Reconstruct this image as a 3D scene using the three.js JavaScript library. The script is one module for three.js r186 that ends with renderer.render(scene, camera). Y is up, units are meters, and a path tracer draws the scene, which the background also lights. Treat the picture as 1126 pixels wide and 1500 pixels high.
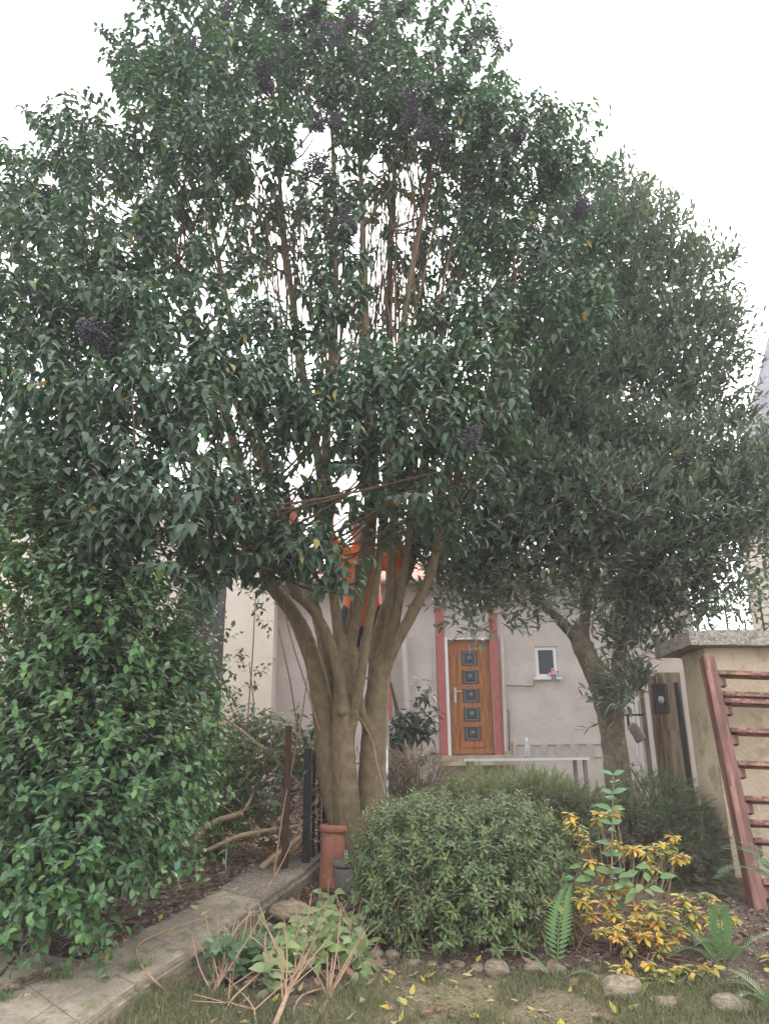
import * as THREE from 'three';
import { mergeGeometries as joinRaw, mergeVertices } from 'three/addons/utils/BufferGeometryUtils.js';
import { MarchingCubes } from 'three/addons/objects/MarchingCubes.js';
import { RoundedBoxGeometry } from 'three/addons/geometries/RoundedBoxGeometry.js';

// ---------- camera, sky, sun, exposure ----------
const scene = new THREE.Scene();
const camera = new THREE.PerspectiveCamera(67.28, 768 / 1024, 0.05, 400);
camera.position.set(0, 1.55, 0);
camera.rotation.order = 'YXZ';
camera.rotation.set(THREE.MathUtils.degToRad(18), 0, -0.012);
scene.add(camera);

const renderer = new THREE.WebGLRenderer({ antialias: true });
renderer.setSize(768, 1024);
renderer.toneMapping = THREE.LinearToneMapping;
renderer.toneMappingExposure = 2.65;
renderer.shadowMap.enabled = true;

const SUN = new THREE.Vector3(0.42, 0.52, -0.74).normalize();   // behind the trees, veiled by cloud
{
  const w = 512, h = 256, data = new Float32Array(w * h * 4), d = new THREE.Vector3();
  for (let j = 0; j < h; j++) for (let i = 0; i < w; i++) {
    const az = (i + 0.5) / w * 2 * Math.PI - Math.PI, el = (j + 0.5) / h * Math.PI - Math.PI / 2;
    d.set(Math.cos(az) * Math.cos(el), Math.sin(el), Math.sin(az) * Math.cos(el));
    const c = Math.max(0, d.dot(SUN)), a = Math.acos(Math.min(1, c));
    const glow = 1.1 * Math.exp(-a * a / 0.18) + 0.35 * Math.exp(-a * a / 1.1);
    const cloud = 1 + 0.05 * Math.sin(az * 3 + 4 * el) * Math.cos(el * 9 + az);
    const base = 1.12 * cloud * (0.9 + 0.16 * Math.max(0, d.y));
    const k = (j * w + i) * 4;
    data[k] = base * 0.985 + glow * 1.02; data[k + 1] = base + glow; data[k + 2] = base * 1.035 + glow * 0.93; data[k + 3] = 1;
  }
  const sky = new THREE.DataTexture(data, w, h, THREE.RGBAFormat, THREE.FloatType);
  sky.mapping = THREE.EquirectangularReflectionMapping; sky.magFilter = THREE.LinearFilter; sky.minFilter = THREE.LinearFilter; sky.needsUpdate = true;
  scene.background = sky; scene.environment = sky;
}
const sun = new THREE.DirectionalLight(0xfff1dc, 1.5);
scene.fog = new THREE.FogExp2(0xf4f4f6, 0.0035);   // bright damp air between the camera and the trees
sun.position.copy(SUN).multiplyScalar(30); sun.target.position.set(0, 2, -6);
sun.castShadow = true; sun.shadow.radius = 24; sun.shadow.mapSize.set(2048, 2048);
Object.assign(sun.shadow.camera, { left: -14, right: 14, top: 14, bottom: -14, near: 1, far: 70 });
scene.add(sun, sun.target);

// ---------- helpers ----------
const mergeGeometries = l => { const odd = l.some(g => !g.index !== !l[0].index); const all = odd ? l.map(g => g.index ? g.toNonIndexed() : g) : l; const uv = all.every(g => g.attributes.uv); if (!uv) all.forEach(g => g.deleteAttribute('uv')); return joinRaw(all); };
let seed = 20231;
const rnd = () => { seed = (seed + 0x6D2B79F5) | 0; let t = Math.imul(seed ^ (seed >>> 15), 1 | seed); t = (t + Math.imul(t ^ (t >>> 7), 61 | t)) ^ t; return ((t ^ (t >>> 14)) >>> 0) / 4294967296; };
const rr = (a, b) => a + (b - a) * rnd(), sg = () => rnd() + rnd() + rnd() - 1.5, pick = a => a[Math.floor(rnd() * a.length)];
const V = (x, y, z) => new THREE.Vector3(x, y, z), UP = V(0, 1, 0);
const rv = () => V(sg(), sg(), sg());
const used = {};
const numbered = n => { used[n] = (used[n] ?? -1) + 1; return used[n] ? n + '_' + String(used[n]).padStart(3, '0') : n; };
const col = (r, g, b) => new THREE.Color().setRGB(r, g, b);
function tag(o, label, category, group) { o.userData.label = label; o.userData.category = category; if (group) o.userData.group = group; return o; }
function thing(name, label, category, group, pos = [0, 0, 0], turn = 0) { const o = new THREE.Group(); o.name = numbered(name); o.position.set(...pos); o.rotation.y = turn; scene.add(o); return tag(o, label, category, group); }
function part(name, geo, mat, parent, label) { const m = new THREE.Mesh(geo, mat); m.name = name; m.castShadow = m.receiveShadow = true; parent.add(m); if (label) m.userData.label = label; return m; }
function single(name, geo, mat, label, category, group) { const m = part(numbered(name), geo, mat, scene); return tag(m, label, category, group); }
function structure(name, geo, mat) { const m = part(name, geo, mat, scene); m.userData.kind = 'structure'; return m; }
const stuff = m => { m.userData.kind = 'stuff'; return m; };
const GPTS = [[-100, -1], [0, 0], [4, .33], [5, .56], [6, .75], [7.5, .9], [9, .93], [14, .95], [60, 1.2], [400, 1.2]];
const gl = D => { for (let i = 1; i < GPTS.length; i++) if (D <= GPTS[i][0]) { const [a, h] = GPTS[i - 1], [b, k] = GPTS[i]; return h + (k - h) * (D - a) / (b - a); } return 1.2; };
const gH = D => (gl(D - .35) + gl(D) + gl(D + .35)) / 3;
const bx = (w, h, d, x = 0, y = 0, z = 0) => new THREE.BoxGeometry(w, h, d).translate(x, y, z);
const rb = (w, h, d, r, x = 0, y = 0, z = 0) => new RoundedBoxGeometry(w, h, d, 1, r).translate(x, y, z);
// a box between two corners of a facade rectangle, from depth z0 to z1
const slab = (x0, x1, y0, y1, z0, z1) => bx(Math.abs(x1 - x0), Math.abs(y1 - y0), Math.abs(z1 - z0), (x0 + x1) / 2, (y0 + y1) / 2, (z0 + z1) / 2);
// uv in metres by the dominant direction of each face
function boxUV(g0, s = 1) {
  const g = g0.index ? g0.toNonIndexed() : g0; g.computeVertexNormals();
  const p = g.attributes.position, n = g.attributes.normal, uv = new Float32Array(p.count * 2);
  for (let i = 0; i < p.count; i++) {
    const ax = Math.abs(n.getX(i)), ay = Math.abs(n.getY(i)), az = Math.abs(n.getZ(i));
    if (ay >= ax && ay >= az) { uv[2 * i] = p.getX(i) * s; uv[2 * i + 1] = p.getZ(i) * s; } else if (ax > az) { uv[2 * i] = p.getZ(i) * s; uv[2 * i + 1] = p.getY(i) * s; } else { uv[2 * i] = p.getX(i) * s; uv[2 * i + 1] = p.getY(i) * s; }
  }
  g.setAttribute('uv', new THREE.BufferAttribute(uv, 2)); return g;
}
// tapered tube through points; rad is a list of radii along it
function tube(pts, rad, seg = 6, steps = 0, wob = 0) {
  const c = new THREE.CatmullRomCurve3(pts, false, 'centripetal'), n = steps || Math.max(3, pts.length * 3);
  const pos = [], uv = [], idx = [], len = c.getLength();
  let N = V(1, 0, 0); const T0 = c.getTangent(0); if (Math.abs(T0.x) > .8) N = V(0, 0, 1);
  for (let i = 0; i <= n; i++) {
    const t = i / n, p = c.getPoint(t), T = c.getTangent(t);
    N = N.clone().sub(T.clone().multiplyScalar(N.dot(T))).normalize(); const B = T.clone().cross(N);
    const f = t * (rad.length - 1), a = Math.min(rad.length - 2, Math.floor(f)), r = (rad[a] + (rad[a + 1] - rad[a]) * (f - a)) * (1 + wob * sg());
    for (let k = 0; k <= seg; k++) { const an = k / seg * 2 * Math.PI, ca = Math.cos(an) * r, sa = Math.sin(an) * r; pos.push(p.x + N.x * ca + B.x * sa, p.y + N.y * ca + B.y * sa, p.z + N.z * ca + B.z * sa); uv.push(k / seg * .3, t * len); }
  }
  for (let i = 0; i < n; i++) for (let k = 0; k < seg; k++) { const a = i * (seg + 1) + k, b = a + seg + 1; idx.push(a, b, a + 1, a + 1, b, b + 1); }
  const e = (n) * (seg + 1), s0 = pos.length / 3;
  for (const [at, base, flip] of [[0, 0, 1], [1, e, 0]]) { const p = c.getPoint(at); pos.push(p.x, p.y, p.z); uv.push(.1, at * len); const ci = pos.length / 3 - 1; for (let k = 0; k < seg; k++) flip ? idx.push(ci, base + k, base + k + 1) : idx.push(ci, base + k + 1, base + k); }
  const g = new THREE.BufferGeometry(); g.setAttribute('position', new THREE.Float32BufferAttribute(pos, 3)); g.setAttribute('uv', new THREE.Float32BufferAttribute(uv, 2)); g.setIndex(idx); g.computeVertexNormals(); return g;
}
const pl = a => { const o = []; for (let i = 0; i < a.length; i += 3) o.push(V(a[i], a[i + 1], a[i + 2])); return o; };
// value noise
const hsh = (x, y, z, s = 0) => { let h = Math.imul(x, 374761393) ^ Math.imul(y, 668265263) ^ Math.imul(z, 2147483647 - 61) ^ Math.imul(s + 7, 974634777); h = Math.imul(h ^ (h >>> 13), 1274126177); return ((h ^ (h >>> 16)) >>> 0) / 4294967296; };
const sm = t => t * t * (3 - 2 * t), lerp = (a, b, t) => a + (b - a) * t;
function noise3(x, y, z, s = 0) {
  const i = Math.floor(x), j = Math.floor(y), k = Math.floor(z), u = sm(x - i), v = sm(y - j), w = sm(z - k), q = (a, b, c) => hsh(i + a, j + b, k + c, s);
  return lerp(lerp(lerp(q(0, 0, 0), q(1, 0, 0), u), lerp(q(0, 1, 0), q(1, 1, 0), u), v), lerp(lerp(q(0, 0, 1), q(1, 0, 1), u), lerp(q(0, 1, 1), q(1, 1, 1), u), v), w);
}
const fbm3 = (x, y, z, o = 4, s = 0) => { let a = 0, f = 1, m = .5, t = 0; for (let i = 0; i < o; i++) { a += m * noise3(x * f, y * f, z * f, s + i); t += m; f *= 2; m *= .5; } return a / t; };
// tileable noise textures: period px cells
const tnoise = (x, y, per, s) => { const i = Math.floor(x), j = Math.floor(y), u = sm(x - i), v = sm(y - j), m = a => ((a % per) + per) % per, q = (a, b) => hsh(m(i + a), m(j + b), 3, s); return lerp(lerp(q(0, 0), q(1, 0), u), lerp(q(0, 1), q(1, 1), u), v); };
const tfbm = (x, y, per, o, s) => { let a = 0, m = .5, t = 0; for (let i = 0; i < o; i++) { a += m * tnoise(x, y, per, s + i); t += m; x *= 2; y *= 2; per *= 2; m *= .55; } return a / t; };
function tex(size, fn, srgb, repeat = 1) {
  const d = new Uint8Array(size * size * 4);
  for (let j = 0; j < size; j++) for (let i = 0; i < size; i++) { const c = fn(i / size, j / size), k = (j * size + i) * 4; for (let q = 0; q < 3; q++) d[k + q] = Math.max(0, Math.min(255, (typeof c === 'number' ? c : c[q]) * 255)); d[k + 3] = 255; }
  const t = new THREE.DataTexture(d, size, size); t.wrapS = t.wrapT = THREE.RepeatWrapping; t.magFilter = THREE.LinearFilter; t.minFilter = THREE.LinearMipmapLinearFilter; t.generateMipmaps = true; if (srgb) t.colorSpace = THREE.SRGBColorSpace; t.repeat.set(repeat, repeat); t.needsUpdate = true; return t;
}
const mix3 = (a, b, t) => [lerp(a[0], b[0], t), lerp(a[1], b[1], t), lerp(a[2], b[2], t)], cl = t => Math.max(0, Math.min(1, t));
const std = o => new THREE.MeshStandardMaterial(o);
const bumpGrain = tex(512, (u, v) => tfbm(u * 64, v * 64, 64, 4, 11));
const bumpLump = tex(512, (u, v) => .6 * tfbm(u * 12, v * 12, 12, 5, 21) + .4 * tfbm(u * 48, v * 48, 48, 3, 5));
const mapped = (a, b, size, per, s, opt = {}, c3 = null) => {
  const map = tex(size, (u, v) => { let n = cl((tfbm(u * per, v * per, per, 5, s) - .3) * 2.4), c = mix3(a, b, n); if (c3) { const m = cl((tfbm(u * per * 3, v * per * 3, per * 3, 4, s + 40) - .55) * 5); c = mix3(c, c3, m * .8); } const gr = opt.grain ?? .2, f = 1 - gr / 2 + gr * tnoise(u * size / 3, v * size / 3, Math.round(size / 3), s + 9); return [c[0] * f, c[1] * f, c[2] * f]; }, true, opt.rep ?? 1);
  const { rep, grain, ...o } = opt; return std({ map, roughness: .9, ...o });
};
const streak = (a, b, per, s, opt) => { const map = tex(256, (u, v) => { const w = tfbm(u * per + .6 * tnoise(u * 4, v * 4, 4, s), v * 3, per, 4, s); return mix3(a, b, cl((w - .25) * 2)); }, true, opt.rep ?? 1); const { rep, ...o } = opt; return std({ map, roughness: .75, ...o }); };

const M = {
  soil: mapped([.30, .25, .21], [.42, .36, .31], 512, 8, 1, { rep: .8, grain: .4, bumpMap: bumpLump, bumpScale: .012 }, [.24, .19, .15]),
  lawn: mapped([.39, .36, .25], [.47, .42, .33], 512, 10, 2, { rep: .9, grain: .4, bumpMap: bumpGrain, bumpScale: .012 }, [.36, .38, .22]),
  gravel: mapped([.44, .40, .36], [.57, .53, .48], 256, 40, 3, { rep: 1.5, bumpMap: bumpGrain, bumpScale: .006 }, [.30, .28, .26]),
  slab: mapped([.50, .46, .41], [.62, .57, .50], 512, 8, 4, { rep: .9, bumpMap: bumpGrain, bumpScale: .003 }, [.40, .40, .30]),
  kerb: mapped([.42, .38, .33], [.55, .50, .43], 256, 10, 6, { rep: 1.3, bumpMap: bumpLump, bumpScale: .008 }, [.28, .30, .20]),
  stucco: mapped([.69, .655, .63], [.74, .705, .68], 512, 6, 7, { rep: .6, grain: .05, bumpMap: bumpLump, bumpScale: .012, roughness: .95 }),
  cream: mapped([.80, .75, .70], [.83, .785, .735], 256, 6, 8, { rep: .6, grain: .03, bumpMap: bumpGrain, bumpScale: .0008, roughness: .95 }),
  sill: mapped([.62, .56, .48], [.72, .66, .57], 256, 8, 9, { bumpMap: bumpGrain, bumpScale: .002 }),
  red: mapped([.60, .33, .32], [.64, .37, .35], 256, 6, 10, { rep: 2, roughness: .8 }),
  door: streak([.50, .29, .13], [.66, .42, .22], 40, 12, { rep: 1.5, roughness: .5 }),
  doorDark: std({ color: col(.10, .055, .03), roughness: .6 }),
  glassDark: new THREE.MeshPhysicalMaterial({ color: col(.02, .023, .028), roughness: .5, clearcoat: .2, clearcoatRoughness: .2 }),
  lead: std({ color: col(.22, .23, .25), roughness: .5, metalness: .5 }),
  white: std({ color: col(.66, .66, .67), roughness: .55 }),
  brass: std({ color: col(.62, .58, .5), roughness: .35, metalness: .8 }),
  tile: mapped([.56, .38, .33], [.66, .47, .41], 256, 6, 13, { rep: 3 }),
  slate: mapped([.46, .45, .48], [.54, .53, .56], 256, 6, 14, { rep: .5 }),
  concrete: mapped([.71, .645, .55], [.79, .73, .63], 512, 5, 15, { rep: .55, grain: .06, bumpMap: bumpLump, bumpScale: .008 }, [.63, .56, .46]),
  cap: mapped([.52, .49, .46], [.66, .63, .59], 256, 24, 16, { rep: 1.4, grain: .12, bumpMap: bumpGrain, bumpScale: .008 }, [.34, .32, .29]),
  redwood: streak([.30, .19, .16], [.60, .42, .37], 24, 17, { rep: 1.2, roughness: .65, bumpMap: bumpGrain, bumpScale: .002 }),
  redwoodWorn: streak([.36, .26, .22], [.66, .47, .39], 16, 37, { rep: 1.6, roughness: .75, bumpMap: bumpGrain, bumpScale: .003 }),
  board: streak([.45, .39, .33], [.58, .51, .43], 30, 18, { rep: 1.1 }),
  greyboard: streak([.42, .37, .32], [.55, .50, .45], 30, 19, { rep: 1.1 }),
  black: std({ color: col(.018, .018, .02), roughness: .5 }),
  iron: mapped([.14, .14, .15], [.20, .19, .19], 256, 16, 20, { rep: 3, roughness: .5, metalness: .3 }, [.27, .24, .22]),
  rust: mapped([.25, .17, .13], [.36, .23, .16], 256, 12, 22, { rep: 4, roughness: .9 }, [.20, .13, .10]),
  terracotta: mapped([.54, .35, .28], [.63, .42, .34], 256, 6, 23, { rep: 2.5, roughness: .8, bumpMap: bumpGrain, bumpScale: .001 }, [.66, .45, .37]),
  plastic: std({ color: col(.22, .19, .175), roughness: .6 }),
  steel: std({ color: col(.55, .56, .57), roughness: .35, metalness: .9 }),
  bark: mapped([.39, .335, .25], [.48, .41, .315], 512, 14, 24, { rep: 2.6, roughness: .9, bumpMap: bumpLump, bumpScale: .012 }, [.41, .37, .275]),
  barkRed: mapped([.35, .28, .22], [.48, .385, .30], 256, 12, 25, { rep: 2, roughness: .9 }),
  laurelBark: mapped([.38, .34, .29], [.50, .45, .38], 256, 12, 26, { rep: 1.6, roughness: .9, bumpMap: bumpLump, bumpScale: .006 }, [.30, .31, .24]),
  twig: std({ color: col(.13, .09, .06), roughness: .9 }),
  dryTwig: std({ color: col(.27, .17, .11), roughness: .9 }),
  cutStem: mapped([.55, .45, .36], [.68, .57, .47], 256, 12, 27, { rep: 3, roughness: .85 }),
  cutWood: mapped([.52, .44, .35], [.66, .57, .46], 256, 12, 28, { rep: 3, roughness: .85 }),
  stone: mapped([.44, .38, .33], [.60, .54, .46], 256, 8, 29, { rep: 2, bumpMap: bumpGrain, bumpScale: .004 }, [.40, .40, .32]),
  orange: std({ color: col(.85, .16, .025), roughness: .75, bumpMap: bumpLump, bumpScale: .01 }),
  navy: std({ color: col(.03, .034, .045), roughness: .85 }),
  skin: std({ color: col(.45, .26, .18), roughness: .55 }),
  binGreen: std({ color: col(.012, .03, .032), roughness: .55 }),
  gutter: std({ color: col(.32, .33, .34), roughness: .5, metalness: .3 }),
  fascia: streak([.42, .33, .26], [.52, .42, .33], 20, 31, { rep: 1 }),
  pink: std({ color: col(.55, .25, .42), roughness: .8 }),
  berry: std({ color: col(.05, .04, .06), roughness: .55 }),
  roseWindow: std({ color: col(.055, .018, .02), roughness: .5 }),
};
// leaves: a blade along +Y whose upper side faces +Z
function leafGeo(L, W, { fold = .2, droop = .35, rows = 4, peak = .75, tip = 1 } = {}) {
  const pos = [], idx = [], uv = [];
  const put = (x, t, w) => { const a = droop * t * t; pos.push(x, L * (t - .15 * a * t), -L * a * .6 + Math.abs(x) * fold); uv.push(x / L + .5, t); };
  put(0, 0, 0);
  for (let i = 1; i < rows; i++) { const t = i / rows, w = W / 2 * Math.pow(Math.sin(Math.PI * Math.pow(t, peak)), tip); put(-w, t); put(0, t); put(w, t); }
  put(0, 1, 0);
  idx.push(0, 2, 1, 0, 3, 2);
  for (let i = 0; i < rows - 2; i++) { const a = 1 + 3 * i, b = a + 3; idx.push(a, a + 1, b, a + 1, b + 1, b, a + 1, a + 2, b + 1, a + 2, b + 2, b + 1); }
  const z = 1 + 3 * (rows - 1), q = z - 3; idx.push(q, q + 1, z, q + 1, q + 2, z);
  const g = new THREE.BufferGeometry(); g.setAttribute('position', new THREE.Float32BufferAttribute(pos, 3)); g.setAttribute('uv', new THREE.Float32BufferAttribute(uv, 2)); g.setIndex(idx); g.computeVertexNormals(); return g;
}
const leafMat = (c, o = {}) => new THREE.MeshPhysicalMaterial({ color: c, roughness: 1, transmission: .42, thickness: 0, clearcoat: .5, clearcoatRoughness: .42, side: THREE.DoubleSide, ...o });
const mtx = (p, d, n, s) => { const y = d.clone().normalize(), z = n.clone().sub(y.clone().multiplyScalar(n.dot(y))); if (z.lengthSq() < 1e-6) z.set(.3, .2, .9); z.normalize(); const x = y.clone().cross(z); return new THREE.Matrix4().makeBasis(x.multiplyScalar(s), y.multiplyScalar(s), z.multiplyScalar(s)).setPosition(p); };
const vary = (c, a = .25) => { const f = 1 + a * sg(), w = 1 + .12 * sg(); return [c[0] * f * w, c[1] * f, c[2] * f / w]; };
const camSpace = new THREE.Matrix4(); camera.updateMatrixWorld(); camSpace.copy(camera.matrixWorld).invert();
const TANV = Math.tan(THREE.MathUtils.degToRad(33.64));
function inFrame(p) { const q = p.clone().applyMatrix4(camSpace); return q.z < -.2 && Math.abs(q.y / -q.z) < TANV * .98 && Math.abs(q.x / -q.z) < TANV * .75 * .98; }
// leaves = [{m, c}]; the nearest become single leaf meshes, the others one mass
function addLeaves(parent, leaves, geos, matOpt, nParts, name = 'foliage', leafName = 'leaf') {
  const p = V(), items = leaves.map(l => { p.setFromMatrixPosition(l.m); return { ...l, d: inFrame(p) ? p.distanceTo(camera.position) + l.m.elements[14] * 0 : 1e3 + rnd() }; });
  items.sort((a, b) => a.d - b.d);
  const singles = nParts ? items.filter((x, i) => x.d < 900).slice(0, nParts) : [], rest = items.slice(singles.length);
  const cache = new Map();
  for (const l of singles) {
    const q = l.c.map(v => Math.round(Math.log2(Math.max(v, .004)) * 4) / 4), key = q.join();
    if (!cache.has(key)) cache.set(key, leafMat(col(...q.map(v => 2 ** v)), matOpt));
    const m = part(leafName, pick(geos), cache.get(key), parent); m.applyMatrix4(l.m);
  }
  if (!rest.length) return;
  const mat = leafMat(col(1, 1, 1), matOpt), per = Math.ceil(rest.length / geos.length);
  geos.forEach((g, k) => {
    const sub = rest.filter((_, i) => i % geos.length === k); if (!sub.length) return;
    const im = new THREE.InstancedMesh(g, mat, sub.length); im.name = name; im.castShadow = im.receiveShadow = true;
    const c = new THREE.Color(); sub.forEach((l, i) => { im.setMatrixAt(i, l.m); im.setColorAt(i, c.setRGB(...l.c)); });
    stuff(im); parent.add(im);
  });
}
function addTwigs(parent, twigs, mat, name = 'twigs') {   // [{a, b, r}] thin shoots, one mass
  if (!twigs.length) return;
  const g = new THREE.CylinderGeometry(.5, 1, 1, 4, 1, true).translate(0, .5, 0), im = new THREE.InstancedMesh(g, mat, twigs.length), q = new THREE.Quaternion(), s = V(), d = V();
  twigs.forEach((t, i) => { d.subVectors(t.b, t.a); const l = d.length(); q.setFromUnitVectors(UP, d.normalize()); im.setMatrixAt(i, new THREE.Matrix4().compose(t.a, q, s.set(t.r, l, t.r))); });
  im.name = name; im.castShadow = im.receiveShadow = true; stuff(im); parent.add(im);
}
// one leafy shoot starting at p along t
function shoot(out, twigs, p, t, S) {
  const L = rr(S.len[0], S.len[1]), n = Math.round(rr(S.n[0], S.n[1])); t.normalize();
  const a = V(-t.z, .2 * sg(), t.x + 1e-3).normalize(), N = a.clone().sub(t.clone().multiplyScalar(a.dot(t))).normalize(), B = t.clone().cross(N), ph = rnd() * 6.28;
  const bend = V(0, -(S.sag ?? .1) * L, 0);
  const at = f => p.clone().addScaledVector(t, f * L).addScaledVector(bend, f * f);
  twigs && twigs.push({ a: p, b: at(.55), r: S.tr }, { a: at(.55), b: at(1), r: S.tr * .6 });
  for (let k = 0; k < n; k++) {
    const f = (k + .6) / n, q = at(f), sides = S.whorl ? [rnd() * 6.28] : [0, Math.PI];
    for (const sd of sides) {
      const an = S.whorl ? ph + k * 2.4 : ph + sd + k * Math.PI / 2 + .3 * sg(), rad = N.clone().multiplyScalar(Math.cos(an)).addScaledVector(B, Math.sin(an));
      const d = rad.multiplyScalar(S.spread).addScaledVector(t, S.fwd * (.6 + f)).add(V(0, S.grav, 0)).addScaledVector(rv(), .25);
      const nn = UP.clone().multiplyScalar(S.face ?? 1).addScaledVector(t, .4).addScaledVector(rv(), .35);
      out.push({ m: mtx(q, d, nn, rr(S.s[0], S.s[1]) * (1 - .25 * f * f)), c: vary(rnd() < (S.odd ?? 0) ? pick(S.oddC) : pick(S.c)) });
    }
  }
}
// fill an ellipsoid with shoots, mostly near its skin
function clump(out, twigs, x, y, z, rx, ry, rz, n, S) {
  for (let i = 0; i < n; i++) {
    const u = rv().normalize(); if (u.y < -.3 && rnd() < .5) u.y *= -1;
    const k = S.inner !== undefined && rnd() < S.inner ? rr(.2, .7) : rr(.68, 1.0) + .1 * Math.max(0, sg()), p = V(x + u.x * rx * k, y + u.y * ry * k, z + u.z * rz * k);
    if (S.floor !== undefined && p.y < gH(-p.z) + S.floor) continue;
    if (S.skip && S.skip(p)) continue;
    shoot(out, twigs, p, u.clone().multiplyScalar(S.out).add(V(0, S.up, 0)).addScaledVector(rv(), S.jit), S);
  }
}
// surface of a distance field, cut from a grid of res cells a side
function field(lo, hi, res, fn) {
  const mc = new MarchingCubes(res, new THREE.MeshBasicMaterial(), false, false, 400000); mc.isolation = 0;
  const c = V().addVectors(lo, hi).multiplyScalar(.5), h = V().subVectors(hi, lo).multiplyScalar(.5), half = res / 2;
  for (let k = 0; k < res; k++) for (let j = 0; j < res; j++) for (let i = 0; i < res; i++) mc.field[k * res * res + j * res + i] = -fn(c.x + (i - half) / half * h.x, c.y + (j - half) / half * h.y, c.z + (k - half) / half * h.z);
  mc.update();
  let g = new THREE.BufferGeometry(); const p = mc.positionArray.slice(0, mc.count * 3);
  for (let i = 0; i < p.length; i += 3) { p[i] = c.x + p[i] * h.x; p[i + 1] = c.y + p[i + 1] * h.y; p[i + 2] = c.z + p[i + 2] * h.z; }
  g.setAttribute('position', new THREE.BufferAttribute(p, 3)); g = mergeVertices(g, 1e-4); g.computeVertexNormals(); return g;
}
const capsule = (x, y, z, a, b, ra, rb2) => { const dx = b.x - a.x, dy = b.y - a.y, dz = b.z - a.z, px = x - a.x, py = y - a.y, pz = z - a.z, t = cl((px * dx + py * dy + pz * dz) / (dx * dx + dy * dy + dz * dz)); return Math.hypot(px - t * dx, py - t * dy, pz - t * dz) - (ra + (rb2 - ra) * t); };
const smin = (a, b, k) => { const h = cl(.5 + .5 * (b - a) / k); return lerp(b, a, h) - k * h * (1 - h); };

// ---------- the ground ----------
{
  const xs = [], zs = []; for (let i = -70; i <= 70; i++) xs.push(Math.sign(i) * (Math.abs(i) * .09 + Math.pow(Math.abs(i) / 70, 6) * 120)); for (let i = -40; i <= 150; i++) zs.push(i < 0 ? -i * 1.5 : -i * .1 - Math.pow(i / 150, 8) * 160 );
  const pos = [], idx = [], uv = [], nx = xs.length;
  for (const z of zs) for (const x of xs) { const D = -z; pos.push(x, gH(D) + (D > 3 && D < 9 ? .035 * (fbm3(x * 2.2, z * 2.2, 1, 3) - .5) : 0) - (x < -1 && D > 4.5 ? .02 : 0), z); uv.push(x, z); }
  for (let j = 0; j < zs.length - 1; j++) for (let i = 0; i < nx - 1; i++) { const a = j * nx + i, b = a + nx; idx.push(a, a + 1, b, b, a + 1, b + 1); }
  const g = new THREE.BufferGeometry(); g.setAttribute('position', new THREE.Float32BufferAttribute(pos, 3)); g.setAttribute('uv', new THREE.Float32BufferAttribute(uv, 2)); g.setIndex(idx); g.computeVertexNormals();
  if (g.attributes.normal.getY(5000) < 0) { for (let i = 0; i < idx.length; i += 3) [idx[i], idx[i + 1]] = [idx[i + 1], idx[i]]; g.setIndex(idx); g.computeVertexNormals(); }
  structure('ground', g, M.soil);
}
const groundY = (x, z) => { const D = -z; return gH(D) + (D > 3 && D < 9 ? .035 * (fbm3(x * 2.2, z * 2.2, 1, 3) - .5) : 0) - (x < -1 && D > 4.5 ? .02 : 0); };
const lawnEdge = x => 4.5 + .1 * Math.sin(x * 2.1) + .08 * Math.sin(x * 5 + 1);
function sheet(x0, x1, z0f, z1f, nx, nz, off) {
  const pos = [], uv = [], idx = [];
  for (let j = 0; j <= nz; j++) for (let i = 0; i <= nx; i++) { const x = lerp(x0, x1, i / nx), z = lerp(z0f(x), z1f(x), j / nz); pos.push(x, groundY(x, z) + off, z); uv.push(x, z); }
  for (let j = 0; j < nz; j++) for (let i = 0; i < nx; i++) { const a = j * (nx + 1) + i, b = a + nx + 1; idx.push(a, a + 1, b, b, a + 1, b + 1); }
  const g = new THREE.BufferGeometry(); g.setAttribute('position', new THREE.Float32BufferAttribute(pos, 3)); g.setAttribute('uv', new THREE.Float32BufferAttribute(uv, 2)); g.setIndex(idx); g.computeVertexNormals(); return g;
}
structure('lawn', sheet(-1.35, 6, () => 0, x => -lawnEdge(x), 120, 90, .016), M.lawn);
{ // thin autumn grass
  const g = leafGeo(.06, .005, { rows: 3, droop: .8, fold: 0 }), list = [];
  for (let i = 0; i < 60000; i++) { const x = rr(-1.3, 3.2), D = rr(3.2, lawnEdge(x) + .06), dens = fbm3(x * 2.4, D * 2.4, 5, 3); if (dens < .37 + .14 * rnd()) continue; const z = -D; list.push({ m: mtx(V(x, groundY(x, z) + .012, z), V(.6 * sg(), 1, .6 * sg()), rv(), rr(.5, 1.15)), c: vary(pick([[.11, .15, .04], [.15, .16, .055], [.24, .2, .1], [.09, .14, .035], [.2, .17, .08]]), .3) }); }
  const im = new THREE.InstancedMesh(g, leafMat(col(1, 1, 1), { clearcoat: 0 }), list.length); im.name = 'grass'; const c = new THREE.Color(); list.forEach((l, i) => { im.setMatrixAt(i, l.m); im.setColorAt(i, c.setRGB(...l.c)); });
  tag(stuff(im), 'thin patchy grass growing on the lawn', 'grass'); scene.add(im);
}
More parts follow.
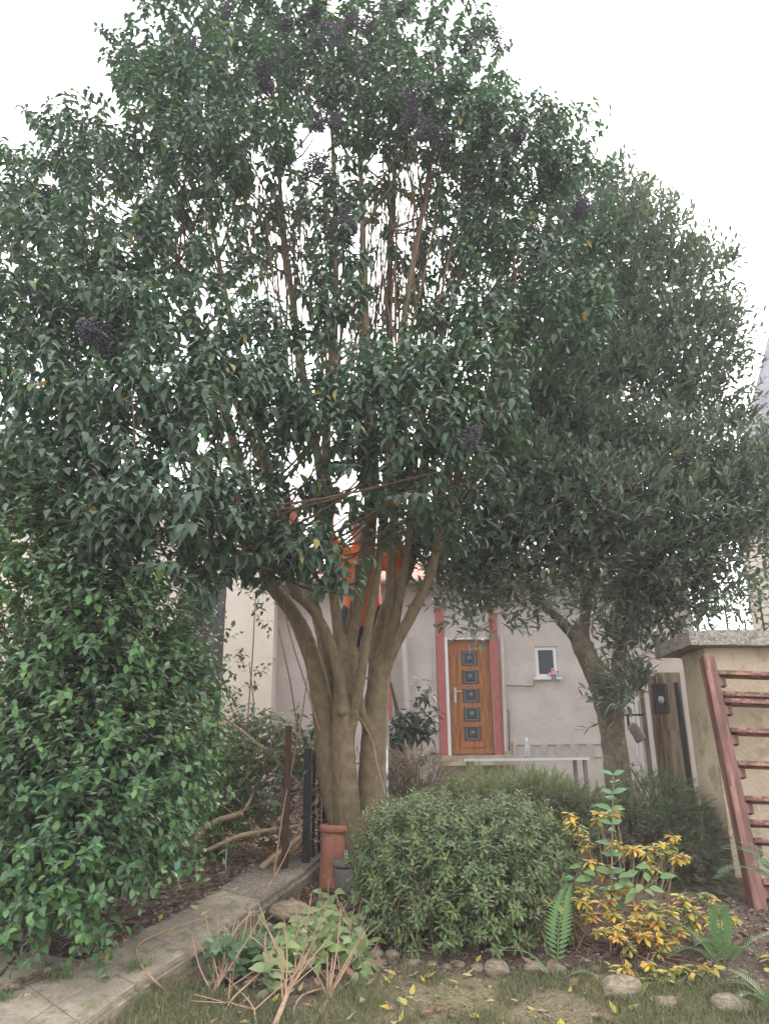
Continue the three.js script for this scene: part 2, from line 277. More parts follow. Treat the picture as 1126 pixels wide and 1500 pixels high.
// ---------- the path: poured slabs with a raised kerb edge ----------
const kerbLine = pl([-1.457, 0.407, -3.74, -1.399, 0.444, -4.02, -1.267, 0.514, -4.38, -1.094, 0.593, -4.74, -0.943, 0.661, -5.04, -0.798, 0.731, -5.38, -0.616, 0.815, -5.88, -0.492, 0.889, -6.42]);
const bedLine = pl([-1.967, 0.475, -4.16, -1.822, 0.515, -4.4, -1.63, 0.57, -4.64, -1.462, 0.639, -4.96, -1.29, 0.697, -5.24, -1.126, 0.774, -5.6, -0.984, 0.848, -6.08, -0.895, 0.917, -6.68]);
const pathRoot = new THREE.Group(); pathRoot.name = 'garden_path'; pathRoot.userData.kind = 'structure'; scene.add(pathRoot);
function quadSlab(a, b, c, d, th, gap, sub = 5) {   // a,b near edge, d,c far edge; a thick slab with worn edges
  const m = V().add(a).add(b).add(c).add(d).multiplyScalar(.25), sh = p => p.clone().add(m.clone().sub(p).setY(0).normalize().multiplyScalar(gap));
  [a, b, c, d] = [a, b, c, d].map(sh);
  const pos = [], uv = [], idx = [], P2 = (u, v) => a.clone().lerp(b, u).lerp(d.clone().lerp(c, u), v);
  for (let j = 0; j <= sub; j++) for (let i = 0; i <= sub; i++) { const p = P2(i / sub, j / sub), e = i === 0 || j === 0 || i === sub || j === sub; p.y += .012 * (fbm3(p.x * 4, p.z * 4, 2, 3) - .5) - (e ? .006 : 0); pos.push(p.x, p.y, p.z); uv.push(p.x, p.z); }
  const W = sub + 1; for (let j = 0; j < sub; j++) for (let i = 0; i < sub; i++) { const q = j * W + i; idx.push(q, q + 1, q + W, q + W, q + 1, q + W + 1); }
  const rim = []; for (let i = 0; i < sub; i++) rim.push(i); for (let j = 0; j < sub; j++) rim.push(j * W + sub); for (let i = sub; i > 0; i--) rim.push(sub * W + i); for (let j = sub; j > 0; j--) rim.push(j * W);
  const n0 = pos.length / 3; rim.forEach(r => { for (const dy of [0, -th]) { pos.push(pos[r * 3], pos[r * 3 + 1] + dy, pos[r * 3 + 2]); uv.push(pos[r * 3] + pos[r * 3 + 2], pos[r * 3 + 1] + dy); } });
  for (let i = 0; i < rim.length; i++) { const p = n0 + 2 * i, q = n0 + 2 * ((i + 1) % rim.length); idx.push(p, p + 1, q, q, p + 1, q + 1); }
  const g = new THREE.BufferGeometry(); g.setAttribute('position', new THREE.Float32BufferAttribute(pos, 3)); g.setAttribute('uv', new THREE.Float32BufferAttribute(uv, 2)); g.setIndex(idx); g.computeVertexNormals(); return g;
}
for (let i = 0; i < kerbLine.length - 1; i++) {
  const a = kerbLine[i], b = bedLine[i], c = bedLine[i + 1], d = kerbLine[i + 1], ma = a.clone().lerp(b, .42 + .05 * (i % 2)), md = d.clone().lerp(c, .42 + .05 * ((i + 1) % 2)), mat = i > 4 ? M.gravel : M.slab;
  part('slab', quadSlab(a, ma, md, d, .16, .004), mat, pathRoot); part('slab', quadSlab(ma, b, c, md, .16, .004), mat, pathRoot);
  const dn = V(0, -.028, 0), out = a.clone().sub(b).setY(0).normalize().multiplyScalar(.035), k0 = a.clone().add(dn), k1 = d.clone().add(dn);
  part('kerb', quadSlab(k0.clone().add(out), k0.clone().addScaledVector(out, -.3), k1.clone().addScaledVector(out, -.3), k1.clone().add(out), .3, .003, 6), M.kerb, pathRoot);
}
{ // the landing at the bottom of the path
  const a = V(-2.293, 0.448, -4.02), b = V(-2.881, 0.595, -4.74), c = V(-1.822, 0.515, -4.4), d = V(-1.457, 0.407, -3.74), e = V(-2.595, 0.601, -4.76), f = V(-1.63, 0.57, -4.64);
  part('slab', quadSlab(a, V(-2.624, 0.518, -4.42), V(-1.967, 0.475, -4.16), d, .16, .006), M.slab, pathRoot);
  part('slab', quadSlab(V(-2.625, 0.524, -4.42), V(-2.745, 0.603, -4.76), V(-2.021, 0.593, -4.74), V(-1.977, 0.475, -4.18), .16, .006), M.slab, pathRoot);
  part('slab', quadSlab(V(-1.97, 0.472, -4.18), V(-2.013, 0.592, -4.74), f, c, .16, .006), M.slab, pathRoot);
}
// ---------- the house ----------
const house = thing('house', 'pale rendered house with red door surround and tiled roof behind the trees', 'house');
const ZF = -13.5, ZW = -13, FL = .6;
{
  // main facade, with real openings for door and small window
  const [dx0, dy1] = [1.078, 3.574, -13.5], [dx1] = [1.796, 2.598, -13.5], [, dy0] = [1.013, 1.649, -13.5];
  const [wx0, wy1] = [2.58, 3.437, -13.5], [wx1, wy0] = [2.965, 2.905, -13.5], top = 4.55, XL = -1.9, XR = 5.4;
  const wall = [slab(XL, dx0 - .06, FL, top, ZF, ZF - .3), slab(dx0 - .06, dx1 + .02, dy1 + .04, top, ZF, ZF - .3), slab(dx0 - .06, dx1 + .02, FL, dy0 - .03, ZF, ZF - .3),
    slab(dx1 + .02, wx0, FL, top, ZF, ZF - .3), slab(wx0, wx1, FL, wy0, ZF, ZF - .3), slab(wx0, wx1, wy1, top, ZF, ZF - .3), slab(wx1, XR, FL, top, ZF, ZF - .3)];
  part('wall', boxUV(mergeGeometries(wall)), M.stucco, house);
  part('wall', boxUV(slab(XL, XR, FL, top, ZF - 4, ZF - 4.3)), M.stucco, house); part('wall', boxUV(slab(XR - .3, XR, FL, top, ZF - .302, ZF - 3.998)), M.stucco, house);
  // red painted surround
  const surr = (a, b, y0, y1) => part('door_surround', boxUV(slab(a, b, y0, y1, ZF - .02, ZF + .035)), M.red, house, 'red painted band beside the door');
  surr(dx0 - .2, dx0 - .065, dy0 - .12, dy1 + .62); surr(dx1 + .022, dx1 + .15, dy0 - .02, dy1 + .42);
  part('door_frame', boxUV(mergeGeometries([slab(dx0 - .062, dx0 - .01, dy0 - .1, dy1 + .04, ZF - .1, ZF + .02), slab(dx0 - .01, dx1 + .02, dy1 + .003, dy1 + .04, ZF - .1, ZF - .01)])), M.white, house);
  part('door_step', boxUV(slab(dx0 - .2, dx1 + .25, dy0 - .17, dy0 - .012, ZF - .1, ZF + .4)), M.sill, house);
  // the door
  const door = part('door', boxUV(slab(dx0 - .008, dx1 + .018, dy0, dy1, ZF - .16, ZF - .1)), M.door, house, 'wooden door with five square panes one above another');
  const w = dx1 - dx0, h = dy1 - dy0, px0 = dx0 + .3 * w, px1 = dx0 + .74 * w, zc = ZF - .1;
  part('moulding', boxUV(mergeGeometries([slab(px0 - .045, px0, dy0 + .12, dy1 - .05, zc, zc + .025), slab(px1, px1 + .045, dy0 + .12, dy1 - .05, zc, zc + .025), slab(px0, px1, dy0 + .12, dy0 + .17, zc, zc + .03), slab(dx0, dx1, dy0 + .02, dy0 + .1, zc, zc + .018)])), M.door, door);
  for (let i = 0; i < 5; i++) {
    const y1 = dy1 - .19 - i * (h - .36) / 5, y0 = y1 - .235, cx = (px0 + px1) / 2, cy = (y0 + y1) / 2, hw = .135;
    part('rail', boxUV(slab(px0, px1, y0 - .1, y0 - .035, zc, zc + .02)), M.door, door);
    part('pane', slab(cx - hw, cx + hw, y0 - .02, y1, zc, zc + .006), M.glassDark, door);
    const star = []; for (let k = 0; k < 8; k++) star.push(new THREE.ConeGeometry(.012, .075, 4).translate(0, .037, 0).rotateZ(k * Math.PI / 4).translate(cx, cy - .01, zc + .016)); star.push(new THREE.SphereGeometry(.022, 8, 6).translate(cx, cy - .01, zc + .016));
    for (const s of [-1, 1]) star.push(slab(cx + s * hw * .75 - .006, cx + s * hw * .75 + .006, y0 + .01, y1 - .03, zc + .006, zc + .012), slab(cx - hw * .7, cx + hw * .7, cy - .01 + s * .1 - .006, cy - .01 + s * .1 + .006, zc + .006, zc + .012));
    part('star_grille', mergeGeometries(star), M.lead, door);
  }
  part('handle', mergeGeometries([rb(.045, .26, .015, .006, dx0 + .1, dy0 + .98, zc + .01), new THREE.CylinderGeometry(.012, .012, .06, 8).rotateX(1.57).translate(dx0 + .1, dy0 + 1.04, zc + .04), rb(.13, .022, .02, .008, dx0 + .15, dy0 + 1.04, zc + .07)]), M.brass, door);
  // small window
  const win = part('window', mergeGeometries([slab(wx0, wx0 + .06, wy0, wy1, ZF - .1, ZF - .03), slab(wx1 - .06, wx1, wy0, wy1, ZF - .1, ZF - .03), slab(wx0 + .06, wx1 - .06, wy1 - .06, wy1, ZF - .1, ZF - .03), slab(wx0 + .06, wx1 - .06, wy0, wy0 + .06, ZF - .1, ZF - .03)]), M.white, house, 'small white framed window');
  part('pane', slab(wx0 + .06, wx1 - .06, wy0 + .06, wy1 - .06, ZF - .08, ZF - .07), M.glassDark, win);
  part('sill', slab(wx0 - .04, wx1 + .04, wy0 - .04, wy0 - .002, ZF - .1, ZF + .06), M.white, win);
  // pipes and cables
  const pipe = (pts, r, m, n) => part(n, tube(pts, [r, r], 10, 12), m, house);
  pipe([V(0.295, 3.702, -13.35), V(0.373, 1.828, -13.35)], .055, M.stucco, 'downpipe'); pipe([V(0.01, 3.639, -13.3), V(0.056, 1.831, -13.3)], .05, M.red, 'downpipe');
  pipe([V(2.02, 3.633, -13.42), V(1.975, 1.702, -13.42)], .03, M.stucco, 'conduit');
  pipe([V(2.044, 2.773, -13.45), V(2.266, 2.765, -13.45), V(2.523, 2.768, -13.45), V(2.53, 2.859, -13.45)], .012, M.greyboard, 'cable');
  pipe([V(1.997, 2.377, -13.45), V(2.054, 2.354, -13.45), V(2.052, 2.141, -13.45), V(2.037, 1.702, -13.45)], .012, M.greyboard, 'cable');
  pipe([V(0.845, 3.652, -13.45), V(0.837, 2.65, -13.45), V(0.849, 1.607, -13.45)], .012, M.stucco, 'cable');
  const [jx, jy] = [0.827, 2.632, -13.5]; part('junction_box', rb(.075, .09, .05, .008, jx, jy, ZF + .026), M.sill, house);
  // plinth band with recessed panels
  const [bx0, by1] = [2.099, 1.844, -13.5], [bx1, by0] = [3.625, 1.619, -13.5], n = 6, st = (bx1 - bx0) / n;
  part('plinth', boxUV(slab(bx0, bx1, FL, by1, ZF, ZF + .05)), M.stucco, house);
  for (let i = 0; i < n; i++) { const a = bx0 + i * st + .04, b = a + st - .08; part('panel', boxUV(mergeGeometries([slab(a, b, by1 - .05, by1 - .03, ZF + .05, ZF + .07), slab(a, b, by0 - .03, by0 - .01, ZF + .05, ZF + .07), slab(a, a + .02, by0 - .01, by1 - .05, ZF + .05, ZF + .07), slab(b - .02, b, by0 - .01, by1 - .05, ZF + .05, ZF + .07)])), M.stucco, house); }
  // tiled roof over the main facade: rows of round tiles
  const roof = part('roof', boxUV(new THREE.BufferGeometry().setFromPoints((() => { const A = V(XL, top, ZF + .35), B = V(XR + .3, top, ZF + .35), C = V(XR + .3, top + 1.5, ZF - 4.3), E2 = V(XL, top + 1.5, ZF - 4.3), d = V(0, -.07, 0), q = (a, b, c, e) => [a, b, c, a, c, e]; return [...q(A, B, C, E2), ...q(A.clone().add(d), E2.clone().add(d), C.clone().add(d), B.clone().add(d)), ...q(A, A.clone().add(d), B.clone().add(d), B), ...q(E2, C, C.clone().add(d), E2.clone().add(d))]; })())), M.tile, house);
  const tg = new THREE.CylinderGeometry(.09, .105, .42, 8, 1, false, -Math.PI / 2, Math.PI).rotateX(-Math.PI / 2 + .3).rotateX(0), sl = Math.atan2(1.5, 4.65);
  const tgeo = new THREE.CylinderGeometry(.1, .085, .44, 8, 1, true, -Math.PI / 2, Math.PI); tgeo.rotateX(Math.PI / 2); tgeo.rotateX(sl);
  for (let r = 0; r < 3; r++) for (let x = XL + .12; x < 4; x += .23) { const k = r * .38 + .16; const m = part('tile', tgeo, M.tile, roof); m.position.set(x, top + .02 + k * Math.sin(sl), ZF + .35 - k * Math.cos(sl)); m.rotation.set(0, .04 * sg(), 0); }
  part('gutter', tube([V(XL + .02, top - .03, ZF + .42), V(XR, top - .05, ZF + .42)], [.06, .06], 10, 6), M.fascia, house);
  // the wing with the tall window
  const [vx0, vy1] = [-3.573, 4.675, -13], [vx1, vy0] = [-2.731, 2.263, -13], wt = 6.0, L = -8, zb = ZF - 4.3;
  part('wing_wall', boxUV(mergeGeometries([slab(L, vx0, FL, wt, ZW, ZW - .35), slab(vx0, vx1, vy1, wt, ZW, ZW - .35), slab(vx0, vx1, FL, vy0, ZW, ZW - .35), slab(vx1, XL, FL, wt, ZW, ZW - .35)])), M.cream, house, 'cream rendered front wall of the wing');
  part('wing_wall', boxUV(slab(XL - .35, XL, FL, wt, ZW - .352, ZF + .002)), M.cream, house); part('wing_wall', boxUV(slab(XL - .35, XL - .003, FL, wt, ZF - .002, zb)), M.cream, house); part('wing_wall', boxUV(slab(L, L + .35, FL, wt, ZW - .352, zb)), M.cream, house); part('wing_wall', boxUV(slab(L + .352, XL - .352, FL, wt, zb, zb + .3)), M.cream, house);
  const tw = part('window', mergeGeometries([slab(vx0, vx0 + .07, vy0, vy1, ZW - .26, ZW - .18), slab(vx1 - .07, vx1, vy0, vy1, ZW - .26, ZW - .18), slab((vx0 + vx1) / 2 - .04, (vx0 + vx1) / 2 + .04, vy0, vy1, ZW - .26, ZW - .17), slab(vx0 + .07, vx1 - .07, vy0, vy0 + .07, ZW - .26, ZW - .18), slab(vx0 + .07, vx1 - .07, vy1 - .07, vy1, ZW - .26, ZW - .18)]), M.roseWindow, house, 'tall dark window of the wing');
  for (const s of [0, 1]) part('pane', slab(s ? (vx0 + vx1) / 2 + .04 : vx0 + .07, s ? vx1 - .07 : (vx0 + vx1) / 2 - .04, vy0 + .07, vy1 - .07, ZW - .23, ZW - .22), M.glassDark, tw);
  part('sill', boxUV(slab(vx0 - .12, vx1 + .08, vy0 - .14, vy0 - .002, ZW - .18, ZW + .09)), M.sill, tw);
  part('wing_roof', boxUV(new THREE.BufferGeometry().setFromPoints((() => { const q = (a, b, c, e) => [a, b, c, a, c, e], y = wt + .01, A = V(L - .3, y, ZW + .3), B = V(XL + .25, y, ZW + .3), C = V(XL + .25, y, zb), E2 = V(L - .3, y, zb), R1 = V(-4.8, y + .55, ZW - 1), R2 = V(-4.8, y + .55, zb + 1); return [...q(A, B, C, E2), A, B, R1, ...q(B, C, R2, R1), C, E2, R2, ...q(E2, A, R1, R2)]; })())), M.tile, house);
}
// neighbour's house behind the wall, and the outbuilding beside the camellia
{
  const n = thing('neighbour_house', 'beige house with steep grey slate roof beyond the concrete wall', 'house');
  const x0 = 5.85, y0 = .95, ye = 5.3, z0 = -9.2, z1 = -12.8;
  part('wall', boxUV(slab(x0 + .25, 12, y0 - .3, ye, z0, z1)), M.cream, n);
  const pts = (() => { const q = (a, b, c, e) => [a, b, c, a, c, e], A = V(x0, ye, z0 + .2), B = V(x0, ye, z1 - .2), C = V(x0 + 1.95, ye + 5, z1 - .2), D = V(x0 + 1.95, ye + 5, z0 + .2), E2 = V(12, ye, z0 + .2), F = V(12, ye + 5, z0 + .2), G = V(12, ye, z1 - .2), H = V(12, ye + 5, z1 - .2); return [...q(A, B, C, D), ...q(A, D, F, E2), ...q(D, C, H, F), ...q(B, G, H, C), ...q(A, E2, G, B), ...q(E2, F, H, G)]; })();
  part('roof', boxUV(new THREE.BufferGeometry().setFromPoints(pts)), M.slate, n);
  const s = thing('outbuilding', 'low tan outbuilding with grey gutter behind the camellia', 'shed');
  part('wall', boxUV(slab(-8, -3.35, .3, 3.75, -6.2, -6.5)), M.cream, s); part('wall', boxUV(slab(-8, -7.7, .3, 3.75, -6.502, -9.5)), M.cream, s);
  const [fx, fy, fz] = [-3.113, 4.115, -6];
  part('fascia', boxUV(slab(-8, fx, fy - .14, fy + .04, -6.14, -6.02)), M.fascia, s);
  part('gutter', tube([V(-8, fy + .1, -5.95), V(fx + .02, fy + .08, -5.95)], [.065, .065], 12, 4), M.gutter, s);
  part('roof', boxUV(new THREE.BufferGeometry().setFromPoints((() => { const q = (a, b, c, e) => [a, b, c, a, c, e], y = fy + .12, A = V(-8, y, -6.02), B = V(fx - .02, y, -6.02), C = V(fx - .02, y + .25, -9.5), E2 = V(-8, y + .25, -9.5), d = V(0, -.08, 0), f = p => p.clone().add(d); return [...q(A, B, C, E2), ...q(f(A), f(E2), f(C), f(B)), ...q(A, f(A), f(B), B), ...q(B, f(B), f(C), C)]; })())), M.tile, s);
}
// ---------- the concrete wall with its coping ----------
{
  const w = thing('concrete_wall', 'weathered tan concrete wall with thick grey coping stone', 'wall');
  const [tx, ty] = [2.451, 2.326, -6], base = .45, zb = -7.35, cb = 2.36;
  const g = new THREE.BoxGeometry(4.2, cb - base, .46, 24, 20, 5).translate(tx + 2.1, (cb + base) / 2, -6.23); const p = g.attributes.position;
  for (let i = 0; i < p.count; i++) { const x = p.getX(i), y = p.getY(i), z = p.getZ(i); const d = .014 * (fbm3(x * 5, y * 5, z * 5, 3) - .5); p.setXYZ(i, x + d - (Math.abs(x - tx) < .01 && Math.abs(z + 6) < .01 ? -.008 * rnd() : 0), y, z + d); }
  part('wall', boxUV(g), M.concrete, w);
  const cp = new THREE.BoxGeometry(4.6, .105, .78, 60, 3, 9).translate(tx + 2.14, cb + .055, -6.23), q = cp.attributes.position;
  for (let i = 0; i < q.count; i++) { const x = q.getX(i), y = q.getY(i), z = q.getZ(i), e = .035 * (fbm3(x * 9, y * 9, z * 9, 3) - .5); q.setXYZ(i, x + e, y + e - (y > cb + .08 && (z > -5.84 || x < tx - .2) ? .015 : 0), z + e); }
  part('coping', boxUV(cp), M.cap, w);
}
{ // red stained timber frame leaning on the wall
  const f = thing('timber_frame', 'red stained slatted timber frame leaning against the concrete wall', 'frame');
  const a = V(2.41, 2.277, -5.86), b = V(2.318, 0.42, -5.35), d = b.clone().sub(a), L = d.length(), rot = new THREE.Quaternion().setFromUnitVectors(V(0, -1, 0), d.clone().normalize());
  const put = (geo, x, s, z, name) => { const m = part(name, boxUV(geo), name === 'slat' && rnd() < .5 ? M.redwoodWorn : M.redwood, f); m.position.copy(a).addScaledVector(d, s / L).add(V(x, 0, 0).applyQuaternion(rot)).add(V(0, 0, z).applyQuaternion(rot)); m.quaternion.copy(rot); return m; };
  for (const x of [0, 1.35]) put(rb(.088, L, .1, .008), x, L / 2, 0, 'rail');
  const ys = [.14, .27, .355, .57, .8, 1.035, 1.165, 1.3, 1.55, 1.8];
  ys.forEach((s, i) => { const dz = i === 1 || i === 6 ? -.05 : .01; put(rb(1.258, .036, .09, .006), .675, s + (i === 1 || i === 6 ? .01 : 0), dz, 'slat'); if (i !== 1 && i !== 6) put(rb(.055, .07, .05, .005), .075, s + .055, -.01, 'block'); });
}

// ---------- the glossy privet: many stems from one foot, wide leafy crown ----------
const privetC = [[.042, .1, .044], [.052, .118, .05], [.037, .088, .042], [.064, .132, .05], [.045, .098, .052]];
const privetLeaf = [leafGeo(.105, .05, { fold: .28, droop: .55 }), leafGeo(.115, .048, { fold: .18, droop: .9 }), leafGeo(.1, .047, { fold: .4, droop: .35 })];
{
  const T = thing('privet_tree', 'large multi-stemmed glossy privet tree with dark berry clusters and drooping leaves', 'tree');
  // stems: path, radii
  const stems = [
    [[-0.28, 0.928, -6.02, -0.394, 1.344, -6.06, -0.491, 1.936, -6.1, -0.577, 2.327, -6.1, -0.73, 2.671, -6.05, -0.952, 2.939, -5.95], [.1, .122, .102, .084, .07, .056]],
    [[-0.321, 1.535, -6, -0.337, 2.076, -5.96, -0.425, 2.406, -5.92, -0.544, 2.645, -5.86, -0.698, 2.783, -5.75], [.07, .056, .049, .043, .038]],
    [[-0.249, 0.878, -5.98, -0.298, 1.253, -5.96, -0.331, 1.749, -5.98, -0.352, 2.32, -6.02, -0.41, 2.82, -6.02, -0.473, 3.273, -6], [.095, .118, .098, .052, .043, .038]],
    [[-0.301, 1.68, -6, -0.263, 2.13, -6.05, -0.287, 2.444, -6.08, -0.222, 2.77, -6.08, -0.154, 3.139, -6.05, -0.112, 3.519, -6], [.06, .055, .06, .07, .078, .07]],
    [[-0.28, 1.728, -5.98, -0.201, 2.132, -5.92, -0.137, 2.536, -5.9, -0.076, 2.894, -5.9, -0.006, 3.404, -5.92], [.045, .044, .041, .039, .036]],
    [[-0.232, 0.87, -6.05, -0.138, 1.197, -6.1, -0.099, 1.731, -6.15, -0.053, 2.224, -6.18, 0.038, 2.54, -6.2, 0.044, 2.966, -6.22, 0.082, 3.574, -6.25], [.095, .13, .12, .096, .066, .052, .046]],
    [[-0.032, 2.226, -6.2, 0.048, 2.472, -6.15, 0.119, 2.841, -6.15, 0.182, 3.169, -6.18, 0.213, 3.507, -6.2], [.055, .045, .04, .036, .033]],
    [[-0.021, 2.224, -6.18, 0.068, 2.426, -6.1, 0.19, 2.633, -6.05, 0.336, 2.912, -6, 0.417, 3.173, -5.95], [.06, .052, .05, .046, .042]],
    [[-0.118, 1.842, -6.35, -0.1, 2.161, -6.4, -0.028, 2.707, -6.45, 0.19, 3.143, -6.5, 0.273, 3.646, -6.5], [.07, .065, .062, .07, .07]],
    [[-0.414, 1.843, -6.3, -0.477, 2.275, -6.35, -0.579, 2.737, -6.42, -0.735, 3.172, -6.5], [.07, .06, .055, .048]],
    [[-0.099, 1.73, -6.1, -0.18, 1.879, -6.05, -0.228, 2.139, -6.1, -0.248, 2.417, -6.2], [.05, .04, .036, .03]],
  ].map(([p, r]) => [pl(p), r]);
  const segs = []; for (const [p, r] of stems) { const c = new THREE.CatmullRomCurve3(p, false, 'centripetal'), n = p.length * 4; let prev = null; for (let i = 0; i <= n; i++) { const t = i / n, f = t * (r.length - 1), k = Math.min(r.length - 2, Math.floor(f)), q = { p: c.getPoint(t), r: lerp(r[k], r[k + 1], f - k) * .84 }; if (prev) segs.push([prev.p, q.p, prev.r, q.r]); prev = q; } }
  const knots = [[-0.333, 1.912, -5.9, .03], [-0.276, 1.324, -5.92, .035]];
  const lo = V(-1.2, .5, -6.75), hi = V(.75, 4.0, -5.55);
  const trunk = field(lo, hi, 120, (x, y, z) => {
    let d = 9; for (const [a, b, ra, rb2] of segs) { if (Math.abs((a.y + b.y) / 2 - y) > .32) continue; const e = capsule(x, y, z, a, b, ra, rb2); if (e < d + .05) d = d > 8 ? e : smin(d, e, .012); }
    for (const [kx, ky, kz, kr] of knots) { const e = Math.hypot(x - kx, y - ky, z - kz) - kr; d = smin(d, e, .04); }
    { const e = Math.hypot(x - knots[0][0], (y - knots[0][1]) * .6, z - knots[0][2] - .045) - .022; d = Math.max(d, -e); }
    return Math.abs(d) > .06 ? d : d + .016 * (fbm3(x * 9, y * 4, z * 9, 3) - .5);
  });
  { const p = trunk.attributes.position, uv = new Float32Array(p.count * 2); for (let i = 0; i < p.count; i++) { uv[2 * i] = p.getX(i) + p.getZ(i) * .7; uv[2 * i + 1] = p.getY(i) * .6; } trunk.setAttribute('uv', new THREE.BufferAttribute(uv, 2)); }
  part('trunk', trunk, M.bark, T);
  // limbs that carry on from each stem into the crown
  const limbs = [
    [[-0.887, 2.865, -5.97, -1.111, 3.309, -5.9, -1.363, 3.703, -5.7, -1.778, 4.206, -5.5, -2.413, 4.951, -5.4], [.056, .045, .036, .026, .015]],
    [[-0.916, 2.904, -5.97, -1.059, 3.438, -5.95, -1.283, 4.185, -6, -1.666, 5.307, -6.1, -2.281, 7.152, -6.2], [.05, .045, .038, .028, .014]],
    [[-0.668, 2.755, -5.77, -0.832, 3.137, -5.7, -0.904, 3.697, -5.7, -1.15, 4.594, -5.8, -1.496, 5.959, -6, -1.855, 7.917, -6.2], [.043, .04, .036, .03, .023, .012]],
    [[-0.449, 3.13, -6, -0.525, 3.805, -6, -0.733, 5.016, -6.1, -0.957, 6.564, -6.3, -1.135, 8.481, -6.4], [.042, .038, .032, .025, .012]],
    [[-0.461, 3.215, -6, -0.476, 4.131, -5.9, -0.416, 5.167, -5.9, -0.436, 6.706, -6, -0.546, 8.738, -6.3], [.04, .036, .03, .024, .012]],
    [[-0.112, 3.472, -6, -0.096, 4.148, -5.95, -0.149, 5.194, -5.95, -0.18, 6.629, -6.1, -0.259, 9.042, -6.4], [.063, .05, .038, .027, .012]],
    [[-0.012, 3.37, -5.92, 0.059, 4.124, -5.9, 0.18, 5.159, -5.9, 0.408, 6.621, -6.1, 0.679, 8.345, -6.3], [.04, .037, .031, .024, .012]],
    [[0.081, 3.531, -6.25, 0.123, 4.298, -6.3, 0.066, 5.467, -6.4, 0.121, 6.958, -6.5, 0.266, 8.968, -6.6], [.045, .04, .034, .026, .012]],
    [[0.212, 3.471, -6.2, 0.301, 4.252, -6.2, 0.566, 5.338, -6.2, 0.934, 6.458, -6.2, 1.287, 7.705, -6.3], [.033, .03, .027, .022, .012]],
    [[0.406, 3.145, -5.95, 0.563, 3.635, -5.9, 0.813, 4.316, -5.8, 1.208, 5.351, -5.9, 1.682, 6.766, -6.2], [.042, .036, .03, .022, .012]],
    [[0.265, 3.595, -6.5, 0.441, 4.468, -6.7, 0.844, 5.663, -7, 1.525, 6.972, -7.2], [.05, .04, .03, .014]],
    [[-0.722, 3.136, -6.5, -1.026, 3.939, -6.7, -1.595, 5.226, -7, -2.494, 6.745, -7.3], [.048, .04, .03, .014]],
    [[-0.925, 2.931, -5.92, -1.064, 3.108, -5.4, -1.203, 3.157, -4.9, -1.403, 3.074, -4.5, -1.674, 2.942, -4.35], [.026, .02, .016, .012, .008]],
  ].map(([p, r]) => [pl(p), r]);
  limbs.forEach(([p, r]) => part('limb', tube(p, r, 8, 24, .04), M.bark, T));
